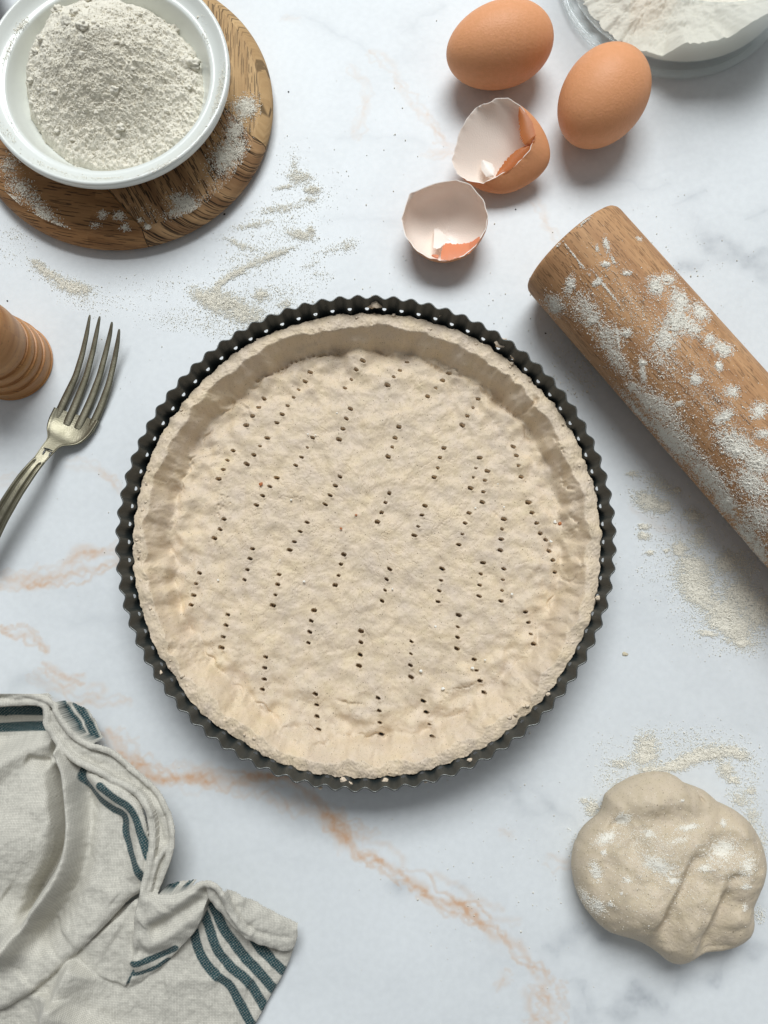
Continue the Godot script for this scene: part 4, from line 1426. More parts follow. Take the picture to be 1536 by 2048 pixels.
# ---------------------------------------------------------------- ball of dough
func dough_ball() -> void:
	var line := [440, 570, 520, 505, 620, 450, 700, 425, 780, 416, 860, 422, 920, 448, 960, 484, 1040, 512, 1105, 540, 1150, 578, 1185, 612, 1250, 640, 1310, 672, 1375, 722, 1425, 785, 1458, 840, 1482, 905, 1498, 960, 1506, 1020, 1500, 1080, 1488, 1135, 1462, 1200, 1438, 1262, 1420, 1310, 1418, 1365, 1424, 1420, 1418, 1470, 1395, 1515, 1348, 1555, 1280, 1588, 1200, 1608, 1140, 1612, 1090, 1618, 1045, 1640, 1000, 1664, 950, 1690, 910, 1697, 870, 1690, 838, 1672, 790, 1630, 738, 1592, 670, 1552, 600, 1524, 520, 1504, 450, 1482, 395, 1440, 345, 1385, 300, 1330, 268, 1268, 240, 1195, 224, 1120, 214, 1050, 216, 985, 230, 905, 250, 870, 262, 830, 300, 780, 340, 745, 390, 710, 418, 670, 430, 615]
	var crop := func(x: float, y: float, h: float) -> Vector3: return at(1080.0 + x / 3.368, 1420.0 + y / 3.368, h)
	var c: Vector3 = crop.call(850, 1060, 0.0)
	c = Vector3(c.x, 0, c.z)
	var n := 360
	var R := PackedFloat32Array()
	R.resize(n)
	var pts := PackedVector2Array()
	for i in range(0, line.size(), 2):
		var p: Vector3 = crop.call(line[i], line[i + 1], 0.011) - c
		pts.append(Vector2(p.x, p.z))
	for i in n:
		var dir := Vector2.from_angle(TAU * i / n)
		for k in pts.size():
			var hit = Geometry2D.segment_intersects_segment(Vector2.ZERO, dir * 0.3, pts[k], pts[(k + 1) % pts.size()])
			if hit != null: R[i] = maxf(R[i], hit.length())
	for i in n:
		if R[i] == 0.0: R[i] = R[posmod(i - 1, n)]
	var S := R.duplicate()
	for i in n: R[i] = (S[posmod(i - 1, n)] + 2.0 * S[i] + S[(i + 1) % n]) / 4.0
	var f1 := noise(61, 38.0, 3)
	var f2 := noise(62, 190.0, 3)
	var f3 := noise(63, 800.0, 2)
	# pressed places: [x, y, radius in crop pixels along, across, turn, depth mm]
	var dents := []
	for d in [[860, 770, 260, 85, -8, 4.2], [640, 920, 150, 75, -55, 3.6], [1240, 920, 120, 95, 20, 4.6], [540, 810, 80, 45, -30, 2.6], [280, 875, 50, 12, -12, 2.2], [420, 620, 60, 40, 60, -1.5], [800, 600, 220, 80, -5, -1.4], [700, 1330, 150, 120, 20, -2.4], [1320, 1120, 60, 30, -10, 1.8], [1400, 830, 80, 60, 40, -1.5], [1130, 620, 30, 14, 60, 2.0], [1000, 1450, 60, 130, 25, -2.2], [300, 1050, 70, 110, 0, -1.4], [470, 1000, 60, 140, 10, 1.6], [1340, 1420, 60, 60, 0, -1.0]]:
		var p: Vector3 = crop.call(d[0], d[1], 0.026) - c
		dents.append([Vector2(p.x, p.z), d[2] / 3.368 * 0.00024, d[3] / 3.368 * 0.00024, deg_to_rad(d[4]), d[5] * 0.001])
	# finger channels: a steep left bank, then rising slowly to the right
	var banks := []
	for d in [[990, 1060, 815, 1420, 7.0, 9.0], [1225, 1250, 1105, 1570, 8.5, 11.0], [1040, 1020, 1200, 1000, 4.0, 8.0], [560, 800, 640, 760, 2.5, 6.0]]:
		var a: Vector3 = crop.call(d[0], d[1], 0.026) - c
		var b: Vector3 = crop.call(d[2], d[3], 0.026) - c
		banks.append([Vector2(a.x, a.z), Vector2(b.x, b.z), d[4] * 0.001, d[5] * 0.001])
	var height := func(x: float, z: float) -> float:
		var q := Vector2(x, z)
		var g := fposmod(q.angle() / TAU, 1.0) * n
		var rr := lerpf(R[int(g) % n], R[(int(g) + 1) % n], g - floor(g))
		var s := q.length() / rr
		if s >= 1.0: return 0.011
		var h := 0.011 + 0.0215 * pow(maxf(0.0, 1.0 - pow(s, 2.7)), 0.52)
		var w := 1.0 - sm(0.86, 1.0, s)
		var dh := 0.0022 * f1.get_noise_2d(x, z) + 0.00025 * f2.get_noise_2d(x, z)
		for d in dents:
			var v: Vector2 = (q - d[0]).rotated(-d[3])
			var e: float = pow(v.x / d[1], 2.0) + pow(v.y / d[2], 2.0)
			if e < 6.0: dh -= d[4] * 1.15 * exp(-e)
		for b in banks:
			var ab: Vector2 = b[1] - b[0]
			var l := ab.length()
			var u := ab / l
			var along: float = (q - b[0]).dot(u)
			var across: float = -(q - b[0]).cross(u)
			across = (q - b[0]).dot(Vector2(u.y, -u.x))
			if across > -0.006 and along > -0.014 and along < l + 0.012:
				dh -= b[2] * sm(-0.0038, 0.0032, across) * exp(-maxf(across, 0.0) / b[3]) * sm(-0.014, 0.004, along) * (1.0 - sm(l - 0.003, l + 0.012, along))
		return h + dh * w + 0.00008 * f3.get_noise_2d(x, z)
	var na := 420
	var nr := 150
	var P := PackedVector3Array()
	for j in nr:
		for i in na + 1:
			var a := TAU * (i % na) / na
			var g := fposmod(a / TAU, 1.0) * n
			var rr := lerpf(R[int(g) % n], R[(int(g) + 1) % n], g - floor(g))
			if j < nr - 14:
				var s := pow(j / (nr - 15.0), 0.85)
				var x := cos(a) * rr * s
				var z := sin(a) * rr * s
				P.append(Vector3(x, height.call(x, z), z))
			else:
				var k := (j - (nr - 15)) / 14.0
				var s: float = 1.0 - 0.13 * k * k + 0.01 * f1.get_noise_2d(a * 0.02, k * 0.02)
				P.append(Vector3(cos(a) * rr * s, 0.011 * (1.0 - k), sin(a) * rr * s))
	var col := PackedColorArray()
	for p in P: 
		var v := 0.93 + 0.08 * f1.get_noise_2d(p.x + 2.0, p.z)
		col.append(Color(v * 0.875, v * 0.885, v * 0.86))
	var t := thing("dough_ball", "lump of raw beige dough with finger dents and patches of flour", "dough", c)
	put("dough_body", sheet(P, na + 1, nr, true, false, PackedVector2Array(), col), M.dough, t)
	var B := []
	for b in [[555, 735, 60, 42, -30, 1500, 0.4], [450, 860, 95, 46, -25, 1500, 0.1], [730, 835, 52, 40, 0, 480, 0.1], [1000, 790, 85, 32, -10, 900, 0.2], [375, 1085, 44, 80, -20, 1300, 0.2], [800, 1050, 140, 62, 25, 2600, 0.2], [585, 1145, 34, 22, 0, 260, 0.2], [1230, 940, 105, 80, -20, 2600, 0.1], [900, 1150, 46, 30, 0, 500, 0.1], [1400, 1050, 60, 110, 10, 1300], [385, 1320, 70, 50, 40, 1100, 0.2], [475, 1310, 26, 20, 0, 200, 0.3], [1110, 1065, 56, 26, 0, 520, 0.1], [1390, 1190, 40, 24, 0, 300, 0.2], [1235, 760, 24, 30, 0, 300, 0.3], [930, 880, 100, 30, -15, 360], [430, 960, 24, 24, 0, 200, 0.2], [550, 1235, 10, 10, 0, 70, 0.3], [960, 610, 14, 10, 0, 60, 0.3], [1380, 1330, 20, 30, 0, 160], [850, 1060, 520, 440, 0, 2600], [700, 900, 300, 160, 20, 1200], [1250, 1000, 220, 160, 0, 1200], [300, 1260, 40, 90, -30, 700]]:
		B.append([1080 + b[0] / 3.368, 1420 + b[1] / 3.368, b[2] / 3.368, b[3] / 3.368, b[4], int(b[5] * 2.2), b[6] if b.size() > 6 else 0.0])
	powder("flour_dust", B, func(px, py):
		var h := 0.026
		var p := Vector3.ZERO
		for k in 6:
			p = at(px, py, h)
			h = lerpf(h, height.call(p.x - c.x, p.z - c.z), 0.8)
		if h <= 0.0112: return null
		return [Vector3(p.x, h, p.z), UP], 15, t, 0.00009, 0.00024, 0.5, M.flour_white)


# ---------------------------------------------------------------- flour strewn on the worktop
func loose_flour() -> void:
	tag(powder("flour_dusting", [
		[450, 605, 62, 24, 18, 9000, 0.9], [490, 630, 60, 26, 12, 5200, 0.5], [415, 600, 40, 16, 30, 4200, 0.9], [522, 590, 16, 12, 0, 1500, 0.9], [475, 545, 60, 7, -30, 2600, 0.6], [440, 570, 40, 8, -50, 1400, 0.4], [545, 512, 50, 8, -22, 2000, 0.6], [600, 470, 34, 12, 15, 1900, 0.6], [620, 462, 10, 12, 0, 600, 0.8],
		[600, 355, 34, 16, 10, 1500, 0.5], [625, 380, 20, 10, 0, 1100, 0.9], [588, 340, 12, 40, 0, 500], [570, 374, 24, 5, -10, 500, 0.5], [560, 418, 50, 10, -8, 1200, 0.3], [505, 450, 46, 8, -10, 900, 0.3], [620, 400, 24, 10, 0, 420, 0.4], [660, 500, 40, 14, -15, 420, 0.2], [695, 490, 24, 14, -20, 500, 0.1], [620, 530, 30, 12, -15, 260, 0.3], [640, 550, 30, 12, 0, 220, 0.3], [480, 490, 44, 10, 20, 900, 0.1], [510, 520, 90, 40, -20, 1900], [560, 590, 90, 40, 0, 1600], [570, 610, 16, 12, 0, 520, 0.5], [420, 650, 80, 30, 20, 1200], [340, 640, 60, 24, 0, 420], [560, 440, 140, 60, -30, 1500], [590, 320, 50, 40, 0, 160], [320, 580, 60, 30, -30, 180]],
		on_table, 16, null, 0.00009, 0.00028, 0.35, M.flour_loose), "pale flour strewn between the wooden board and the tart tin", "flour", "", "stuff")
	tag(powder("flour_dusting", [[95, 545, 40, 10, 28, 2000, 0.4], [150, 575, 38, 14, 12, 3600, 0.6], [125, 565, 60, 16, 22, 1500, 0.2], [75, 525, 16, 6, 20, 500, 0.3], [160, 600, 50, 24, 20, 420], [230, 600, 70, 40, 0, 260], [30, 470, 40, 30, 0, 260], [20, 510, 40, 20, 0, 90]],
		on_table, 17, null, 0.00009, 0.00028, 0.35, M.flour_loose), "small smear of pale flour below the wooden board, above the fork", "flour", "", "stuff")
	var cr := func(x: float, y: float) -> Vector2: return Vector2(1200 + x / 4.55, 900 + y / 4.55)
	var B := []
	for b in [[440, 470, 150, 90, 25, 5200, 0.35], [590, 520, 60, 50, -30, 1700, 0.6], [400, 700, 60, 30, 0, 700, 0.6], [400, 780, 60, 40, 10, 900, 0.5], [455, 935, 40, 22, 0, 460, 0.5], [600, 920, 24, 20, 0, 260, 0.4], [850, 600, 90, 60, 20, 1700, 0.4], [720, 900, 70, 70, 30, 2000, 0.4], [900, 800, 90, 120, 0, 1300, 0.2], [850, 1040, 150, 70, 15, 4800, 0.6], [860, 1180, 190, 120, 20, 9500, 0.8], [900, 1320, 170, 100, 25, 8000, 0.8], [1150, 1030, 110, 130, 45, 3600, 0.4], [1270, 1330, 180, 160, 40, 9500, 0.7], [1130, 1490, 190, 120, 30, 10500, 0.9], [1250, 1640, 120, 130, 60, 6500, 0.9], [1430, 1480, 150, 180, 30, 8000, 0.6], [1100, 1600, 150, 60, 20, 2600, 0.3], [980, 1670, 100, 30, 10, 1200, 0.4], [1290, 1760, 60, 40, 0, 1200, 0.6], [560, 330, 220, 90, 35, 1500], [300, 220, 80, 40, 10, 420, 0.2], [700, 370, 40, 30, 0, 520, 0.3], [800, 900, 420, 500, 40, 3600], [1000, 1500, 420, 300, 30, 2600], [1350, 1750, 200, 120, 0, 1400], [1300, 1050, 200, 160, 50, 2000]]:
		var p: Vector2 = cr.call(b[0], b[1])
		B.append([p.x, p.y, b[2] / 4.55, b[3] / 4.55, b[4], b[5], b[6] if b.size() > 6 else 0.0])
	tag(powder("flour_dusting", B, on_table, 18, null, 0.00009, 0.00028, 0.35, M.flour_loose), "broad drift of pale flour on the worktop below the rolling pin", "flour", "", "stuff")
	B = []
	for b in [[720, 250, 110, 85, 80, 4800, 0.8], [690, 320, 90, 50, 0, 2200, 0.4], [1000, 330, 150, 50, -22, 4600, 0.7], [1160, 290, 170, 60, -6, 5600, 0.9], [1330, 290, 100, 40, 20, 2400, 0.7], [1250, 400, 60, 70, -30, 1900, 0.7], [1300, 470, 50, 26, 20, 800, 0.5], [900, 380, 110, 36, 0, 2000, 0.4], [760, 400, 130, 30, 0, 1500, 0.3], [540, 360, 90, 36, 0, 900, 0.4], [350, 660, 50, 60, 10, 1500, 0.9], [300, 610, 40, 24, 0, 260, 0.2], [1420, 540, 40, 30, 0, 420, 0.5], [1350, 600, 90, 60, 30, 900, 0.2], [1430, 720, 60, 110, 10, 1000, 0.2], [1500, 880, 40, 120, 0, 500], [1480, 1380, 50, 60, 0, 260, 0.2], [1000, 200, 420, 110, 0, 1200], [500, 500, 150, 200, 0, 900], [1400, 500, 150, 300, 0, 1100], [250, 900, 90, 120, 0, 260], [60, 1330, 30, 30, 0, 16], [450, 250, 120, 120, 0, 160]]:
		B.append([1080 + b[0] / 3.368, 1420 + b[1] / 3.368, b[2] / 3.368, b[3] / 3.368, b[4], b[5], b[6] if b.size() > 6 else 0.0])
	tag(powder("flour_dusting", B, on_table, 19, null, 0.00009, 0.00028, 0.35, M.flour_loose), "white flour strewn around the upper side of the dough lump", "flour", "", "stuff")
	tag(powder("flour_dusting", [[760, 880, 700, 700, 0, 900], [1180, 740, 60, 90, 30, 500], [1150, 700, 60, 60, 40, 260], [1000, 1750, 300, 300, 0, 160], [1350, 550, 200, 200, 0, 200]],
		func(px, py): return on_table(px, py) if (at(px, py) - TIN).length() > 0.124 else null, 20), "scattered single grains of flour all over the worktop", "flour", "", "stuff")


func crumbs() -> void:
	# something dark with a bright edge behind the bowl, cut off by the corner
	var dark := thing("dark_utensil", "dark object with a bright metal edge just showing in the top left corner", "utensil", at(-26, -14, 0.0))
	var bm := BoxMesh.new()
	bm.size = Vector3(0.016, 0.006, 0.05)
	var body := put("body", bm, M.crumb_dark, dark)
	body.position = Vector3(0, 0.0165, -0.01)
	body.rotation_degrees.y = 24
	var em := CylinderMesh.new()
	em.top_radius = 0.0009
	em.bottom_radius = 0.0009
	em.height = 0.05
	var edge := put("metal_edge", em, M.silver, dark)
	edge.position = Vector3(0.0052, 0.0198, -0.0105)
	edge.rotation_degrees = Vector3(90, 24, 0)
	var foot := CylinderMesh.new()
	foot.top_radius = 0.006
	foot.bottom_radius = 0.006
	foot.height = 0.0134
	put("foot", foot, M.crumb_dark, dark).position = Vector3(-0.004, 0.0067, -0.018)
	var k := 0
	for b in [[449, 429, 0.9, "near the lower right edge of the wooden board"], [1091, 667, 0.7, "between the tart tin and the end of the rolling pin"], [1031, 419, 0.6, "in the shadow of the larger egg shell"], [577, 184, 0.6, "right of the wooden board near the top"], [15, 602, 0.6, "above the wooden mill"]]:
		var p := at(b[0], b[1], 0.0)
		var o := put("crumb", blob(b[2] * 0.0006, 40 + k, 0.6), M.crumb_dark)
		o.position = p + UP * 0.0003
		tag(o, "tiny dark crumb " + b[3], "crumb", "dark crumbs")
		k += 1
	var q := put("dough_scrap", blob(0.0011, 90, 0.35), M.crumb_pale)
	q.position = at(1250, 1308, 0.0003)
	tag(q, "small flat pale scrap of dough alone right of the tart tin", "scrap")


# ---------------------------------------------------------------- tea towel
const TOX := -0.205
const TOZ := 0.028
const TG := 0.00037
const TNX := 446
const TNZ := 460


# polyline of [photograph x, y, height mm] as points on the plan, with heights
func plan(list: Array, drop := 0.0) -> PackedVector3Array:
	var p := PackedVector3Array()
	for i in range(0, list.size(), 3):
		var q := at(list[i], list[i + 1], maxf(list[i + 2] - drop, 0.5) * 0.001)
		p.append(Vector3(q.x, list[i + 2] * 0.001, q.z))
	return p


func rounded(p: PackedVector3Array, n := 5) -> PackedVector3Array:
	var out := PackedVector3Array()
	for i in p.size() - 1:
		for k in n: out.append(p[i].cubic_interpolate(p[i + 1], p[maxi(i - 1, 0)], p[mini(i + 2, p.size() - 1)], k / float(n)))
	out.append(p[-1])
	return out


# nearest point of a polyline on the plan: [distance, height there, side (+ right of the way), fraction along]
func nearest(p: PackedVector3Array, x: float, z: float) -> Vector4:
	var best := 1e9
	var out := Vector4(1e3, 0, 0, 0)
	var n := p.size() - 1
	for i in n:
		var ax := p[i].x
		var az := p[i].z
		var ux := p[i + 1].x - ax
		var uz := p[i + 1].z - az
		var l2 := ux * ux + uz * uz
		var t := clampf(((x - ax) * ux + (z - az) * uz) / maxf(l2, 1e-12), 0.0, 1.0)
		var dx := x - ax - ux * t
		var dz := z - az - uz * t
		var d := dx * dx + dz * dz
		if d < best:
			best = d
			out = Vector4(d, lerpf(p[i].y, p[i + 1].y, t), signf(ux * dz - uz * dx), (i + t) / n)
	out.x = sqrt(best)
	return out


func box(p: PackedVector3Array, pad: float) -> Array:
	var x0 := 1e9
	var x1 := -1e9
	var z0 := 1e9
	var z1 := -1e9
	for q in p:
		x0 = minf(x0, q.x); x1 = maxf(x1, q.x); z0 = minf(z0, q.z); z1 = maxf(z1, q.z)
	return [clampi(int((x0 - pad - TOX) / TG), 0, TNX - 1), clampi(int((x1 + pad - TOX) / TG) + 1, 0, TNX - 1), clampi(int((z0 - pad - TOZ) / TG), 0, TNZ - 1), clampi(int((z1 + pad - TOZ) / TG) + 1, 0, TNZ - 1)]


# a layer of cloth: outline with heights; its border rolls over within r mm
func layer(Hh: PackedFloat32Array, C: PackedFloat32Array, outline: Array, r: float, sag := 0.0, tone := 0.0) -> void:
	var p := rounded(plan(outline + outline.slice(0, 3), 0.7 * r), 4)
	var poly := PackedVector2Array()
	for q in p: poly.append(Vector2(q.x, q.z))
	var corners := plan(outline, 0.7 * r)
	var b := box(p, 0.0)
	for j in range(b[2], b[3] + 1):
		for i in range(b[0], b[1] + 1):
			var x := TOX + i * TG
			var z := TOZ + j * TG
			if not Geometry2D.is_point_in_polygon(Vector2(x, z), poly): continue
			var d := nearest(p, x, z).x
			var h := 0.0
			var w := 0.0
			for c in corners:
				var k := 1.0 / (pow((c.x - x) * (c.x - x) + (c.z - z) * (c.z - z), 1.2) + 1e-9)
				h += k * c.y
				w += k
			h = h / w - sag * 0.001 * sm(0.0, 0.014, d)
			var e := minf(d / (r * 0.001), 1.0)
			h -= r * 0.001 * (1.0 - sqrt(maxf(0.0, 1.0 - (1.0 - e) * (1.0 - e)))) * 0.7
			var id := j * TNX + i
			if h > Hh[id]:
				Hh[id] = h
				C[id] = 0.0


# a fold: a ridge (or a furrow, if low) along a line; w0 is its width left of the way, w1 right, in mm
func fold(Hh: PackedFloat32Array, line: Array, amp: float, w0: float, w1: float) -> void:
	var p := rounded(plan(line))
	var b := box(p, 0.001 * maxf(w0, w1) * 2.2)
	for j in range(b[2], b[3] + 1):
		for i in range(b[0], b[1] + 1):
			var id := j * TNX + i
			if Hh[id] <= 0.0005: continue
			var q := nearest(p, TOX + i * TG, TOZ + j * TG)
			var w := (w1 if q.z > 0.0 else w0) * 0.001
			var e := q.x / w
			if e > 2.2: continue
			var ends := sm(0.0, 0.12, q.w) * (1.0 - sm(0.88, 1.0, q.w))
			Hh[id] = maxf(0.0007, Hh[id] + amp * 0.001 * exp(-e * e) * ends)


# a rolled edge: a round cord of cloth standing at the heights of its line, r mm thick
func roll(Hh: PackedFloat32Array, C: PackedFloat32Array, line: Array, r: float, skirt0 := 0.0, skirt1 := 0.0) -> void:
	var p := rounded(plan(line))
	var rr := r * 0.001
	var pad := maxf(rr, 0.001 * maxf(skirt0, skirt1))
	var b := box(p, pad)
	for j in range(b[2], b[3] + 1):
		for i in range(b[0], b[1] + 1):
			var q := nearest(p, TOX + i * TG, TOZ + j * TG)
			var h := 0.0
			if q.x < rr: h = q.y - rr + sqrt(rr * rr - q.x * q.x)
			var s := (skirt1 if q.z > 0.0 else skirt0) * 0.001
			if s > 0.0 and q.x < s: h = maxf(h, (q.y - 0.0003) * (1.0 - pow(q.x / s, 1.3)))
			var id := j * TNX + i
			if h > Hh[id]:
				Hh[id] = h
				C[id] = 0.0


func stripe(C: PackedFloat32Array, Hh: PackedFloat32Array, line: Array, wide_px: float) -> void:
	var p := rounded(plan(line))
	var w := wide_px * 0.000252 * 0.54
	var b := box(p, w + 0.001)
	for j in range(b[2], b[3] + 1):
		for i in range(b[0], b[1] + 1):
			var id := j * TNX + i
			if Hh[id] < 0.0005: continue
			var q := nearest(p, TOX + i * TG, TOZ + j * TG)
			C[id] = maxf(C[id], clampf((w - q.x) / 0.0004 + 0.5, 0.0, 1.0))


# smooths the cloth but keeps the edges where one layer ends above another
func soften(Hh: PackedFloat32Array, times: int) -> void:
	for t in times:
		var S := Hh.duplicate()
		for j in range(1, TNZ - 1):
			for i in range(1, TNX - 1):
				var id := j * TNX + i
				var h := S[id]
				if h <= 0.0: continue
				var s := 0.0
				for q in [id - 1, id + 1, id - TNX, id + TNX]:
					var g := S[q]
					s += g if g > 0.0 and absf(g - h) < 0.0017 else h
				Hh[id] = h * 0.4 + s * 0.15


func towel() -> void:
	var Hh := PackedFloat32Array()
	Hh.resize(TNX * TNZ)
	var C := PackedFloat32Array()
	C.resize(TNX * TNZ)
	# lowest: the sheet that lies on the worktop and ends in the right-hand corner
	layer(Hh, C, [598, 1852, 6, 588, 1895, 5, 573, 1935, 4, 545, 1985, 4, 500, 2060, 4, 430, 2120, 5, -60, 2120, 6, -60, 1940, 10, 130, 1900, 12, 280, 1790, 12, 400, 1775, 10, 480, 1790, 8], 2.5, 0.0)
	fold(Hh, [160, 1915, 10, 142, 1945, 10, 122, 1990, 9, 104, 2034, 8, 95, 2080, 8], 9.0, 9.0, 3.0)
	fold(Hh, [135, 1975, 6, 136, 1995, 6, 158, 2019, 6, 198, 2046, 6, 260, 2080, 6], 7.5, 3.2, 10.0)
	fold(Hh, [440, 1935, 6, 470, 1960, 6, 500, 1975, 6], 1.5, 5.0, 5.0)
	fold(Hh, [330, 1965, 6, 380, 1955, 6, 440, 1960, 6], 1.3, 4.0, 4.0)
	fold(Hh, [470, 1800, 8, 520, 1870, 8, 560, 1900, 8], -2.5, 7.0, 6.0)
	stripe(C, Hh, [380, 1815, 6, 391, 1849, 5, 401, 1898, 5, 423, 1938, 6, 445, 1958, 6, 463, 1975, 6, 482, 2010, 5, 505, 2056, 5], 16.0)
	stripe(C, Hh, [405, 1800, 6, 411, 1817, 6, 423, 1854, 5, 438, 1898, 5, 463, 1933, 6, 492, 1958, 6, 508, 1980, 5, 530, 2020, 5], 16.0)
	stripe(C, Hh, [430, 1805, 7, 448, 1849, 5, 468, 1881, 5, 490, 1913, 5, 515, 1940, 5, 550, 1985, 5], 17.0)
	stripe(C, Hh, [490, 1850, 7, 517, 1893, 5, 537, 1913, 5, 566, 1943, 5], 16.0)
	# the piece behind the front fold, with stripes running up to its edge
	layer(Hh, C, [300, 1800, 10, 328, 1772, 10, 352, 1762, 12, 385, 1757, 14, 425, 1758, 15, 455, 1770, 13, 500, 1790, 10, 520, 1805, 8, 430, 1800, 12, 380, 1790, 12], 3.5)
	stripe(C, Hh, [325, 1795, 11, 338, 1776, 11, 352, 1764, 12], 12.0)
	stripe(C, Hh, [352, 1790, 12, 366, 1776, 13, 384, 1760, 14], 5.0)
	stripe(C, Hh, [465, 1770, 12, 485, 1785, 11, 505, 1800, 9], 12.0)
	# pale three-cornered piece under the body
	layer(Hh, C, [120, 1928, 13, 180, 1880, 13, 240, 1830, 14, 278, 1795, 15, 290, 1850, 15, 272, 1915, 14, 255, 1968, 12, 238, 1966, 11, 212, 1958, 12, 190, 1946, 12, 160, 1938, 12], 1.8)
	# front fold: a panel that hangs from its upper edge
	layer(Hh, C, [283, 1776, 26, 300, 1790, 25, 330, 1797, 24, 365, 1790, 24, 392, 1776, 25, 408, 1768, 25, 422, 1768, 25, 424, 1785, 22, 414, 1805, 19, 408, 1830, 17, 392, 1860, 15, 370, 1885, 13, 335, 1922, 11, 300, 1950, 10, 272, 1968, 10, 256, 1972, 10, 262, 1950, 13, 266, 1920, 16, 267, 1870, 19, 272, 1820, 23], 3.0)
	fold(Hh, [415, 1775, 25, 400, 1800, 22, 370, 1822, 20, 330, 1845, 18, 295, 1862, 18], -5.5, 4.0, 3.4)
	fold(Hh, [420, 1790, 20, 400, 1818, 18, 360, 1850, 17, 320, 1880, 16, 285, 1898, 16], 2.6, 4.5, 7.0)
	fold(Hh, [330, 1812, 22, 310, 1835, 20, 290, 1850, 18], 2.0, 4.0, 4.0)
	fold(Hh, [350, 1900, 14, 300, 1908, 15, 270, 1905, 16], -1.6, 3.0, 3.0)
	stripe(C, Hh, [266, 1928, 15, 285, 1924, 14, 310, 1914, 13, 335, 1903, 12, 352, 1893, 12], 11.0)
	stripe(C, Hh, [268, 1948, 13, 290, 1944, 12, 315, 1932, 11, 335, 1920, 11], 7.5)
	stripe(C, Hh, [256, 1966, 11, 262, 1952, 12, 268, 1940, 13], 4.0)
	# sheet behind the upper hem, falling away to the worktop
	layer(Hh, C, [105, 1402, 20, 130, 1400, 17, 155, 1406, 14, 180, 1420, 12, 197, 1444, 10, 208, 1470, 10, 222, 1500, 10, 232, 1520, 14, 190, 1510, 19, 150, 1480, 19, 120, 1440, 19], 4.0)
	stripe(C, Hh, [116, 1404, 21, 138, 1436, 20, 152, 1458, 20, 163, 1480, 20], 8.0)
	stripe(C, Hh, [148, 1407, 15, 168, 1434, 14, 182, 1464, 14, 197, 1500, 14], 11.0)
	stripe(C, Hh, [190, 1434, 11, 202, 1458, 11, 209, 1480, 11, 219, 1504, 11], 6.0)
	# body of the towel
	layer(Hh, C, [-60, 1392, 14, 60, 1398, 14, 100, 1420, 15, 125, 1470, 16, 180, 1525, 17, 205, 1542, 19, 250, 1568, 20, 284, 1596, 20, 302, 1640, 20, 306, 1695, 20, 299, 1740, 20, 288, 1778, 20, 262, 1796, 19, 225, 1835, 18, 175, 1886, 18, 128, 1930, 17, 75, 1975, 16, 30, 2004, 15, -10, 2022, 14, -60, 2040, 14], 6.0, 2.0)
	fold(Hh, [-40, 1480, 13, 30, 1470, 13, 90, 1470, 13, 130, 1500, 14], -8.0, 12.0, 9.0)
	fold(Hh, [130, 1470, 18, 150, 1530, 18, 163, 1620, 17, 160, 1700, 17, 132, 1795, 17, 90, 1855, 17, 40, 1910, 17], -8.5, 5.0, 13.0)
	fold(Hh, [-40, 1560, 22, 0, 1524, 22, 40, 1500, 22, 72, 1493, 22, 92, 1494, 22], 6.0, 6.0, 5.0)
	fold(Hh, [96, 1466, 24, 110, 1500, 24, 124, 1545, 25, 132, 1610, 25, 134, 1680, 25, 120, 1742, 24, 92, 1792, 23, 55, 1840, 22, 20, 1888, 21, -30, 1955, 20], 17.0, 4.6, 3.8)
	fold(Hh, [-40, 1690, 20, 20, 1670, 21, 70, 1650, 22, 100, 1640, 22], 6.0, 14.0, 16.0)
	fold(Hh, [88, 1530, 20, 102, 1580, 20, 110, 1640, 20, 107, 1690, 20, 92, 1735, 19, 62, 1785, 19, 44, 1830, 18, 30, 1850, 18], -13.0, 3.0, 2.0)
	fold(Hh, [42, 1519, 20, 62, 1527, 20, 84, 1530, 20], -3.0, 1.8, 2.6)
	fold(Hh, [-30, 1620, 20, 40, 1640, 20, 90, 1660, 20], -1.6, 6.0, 6.0)
	fold(Hh, [0, 1790, 19, 30, 1810, 19, 60, 1800, 19], -2.0, 6.0, 6.0)
	fold(Hh, [-40, 1830, 19, 0, 1850, 19, 30, 1860, 18], 2.4, 6.0, 8.0)
	fold(Hh, [230, 1880, 18, 180, 1840, 18, 150, 1780, 18], 1.4, 12.0, 12.0)
	fold(Hh, [185, 1750, 19, 210, 1780, 19, 230, 1800, 19], 1.2, 4.0, 5.0)
	fold(Hh, [-30, 1985, 16, 40, 1940, 17, 80, 1890, 18], 2.0, 10.0, 10.0)
	fold(Hh, [120, 1860, 17, 80, 1910, 17, 40, 1960, 16], -1.8, 8.0, 8.0)
	stripe(C, Hh, [-40, 1424, 13, 20, 1422, 13, 60, 1422, 13, 95, 1422, 13], 17.0)
	stripe(C, Hh, [-40, 1459, 12, 20, 1456, 12, 60, 1454, 12, 98, 1452, 12], 17.0)
	stripe(C, Hh, [2, 1429, 14, 20, 1418, 14, 46, 1410, 14], 9.0)
	fold(Hh, [150, 1560, 17, 190, 1600, 17, 236, 1632, 17, 248, 1655, 17, 256, 1700, 18, 272, 1750, 18], -2.0, 3.0, 8.0)
	# the cloth climbs to the inner hem
	fold(Hh, [150, 1528, 18, 180, 1544, 18, 222, 1566, 18, 254, 1580, 18, 276, 1598, 18, 292, 1624, 18, 298, 1654, 18, 299, 1690, 18, 294, 1730, 18, 288, 1770, 18], 4.5, 2.0, 8.0)
	stripe(C, Hh, [168, 1530, 20, 166, 1552, 17, 184, 1576, 17, 205, 1600, 17, 228, 1618, 18, 247, 1626, 18, 253, 1640, 18, 251, 1662, 18, 258, 1686, 18, 271, 1716, 18, 284, 1744, 19, 292, 1762, 20], 15.0)
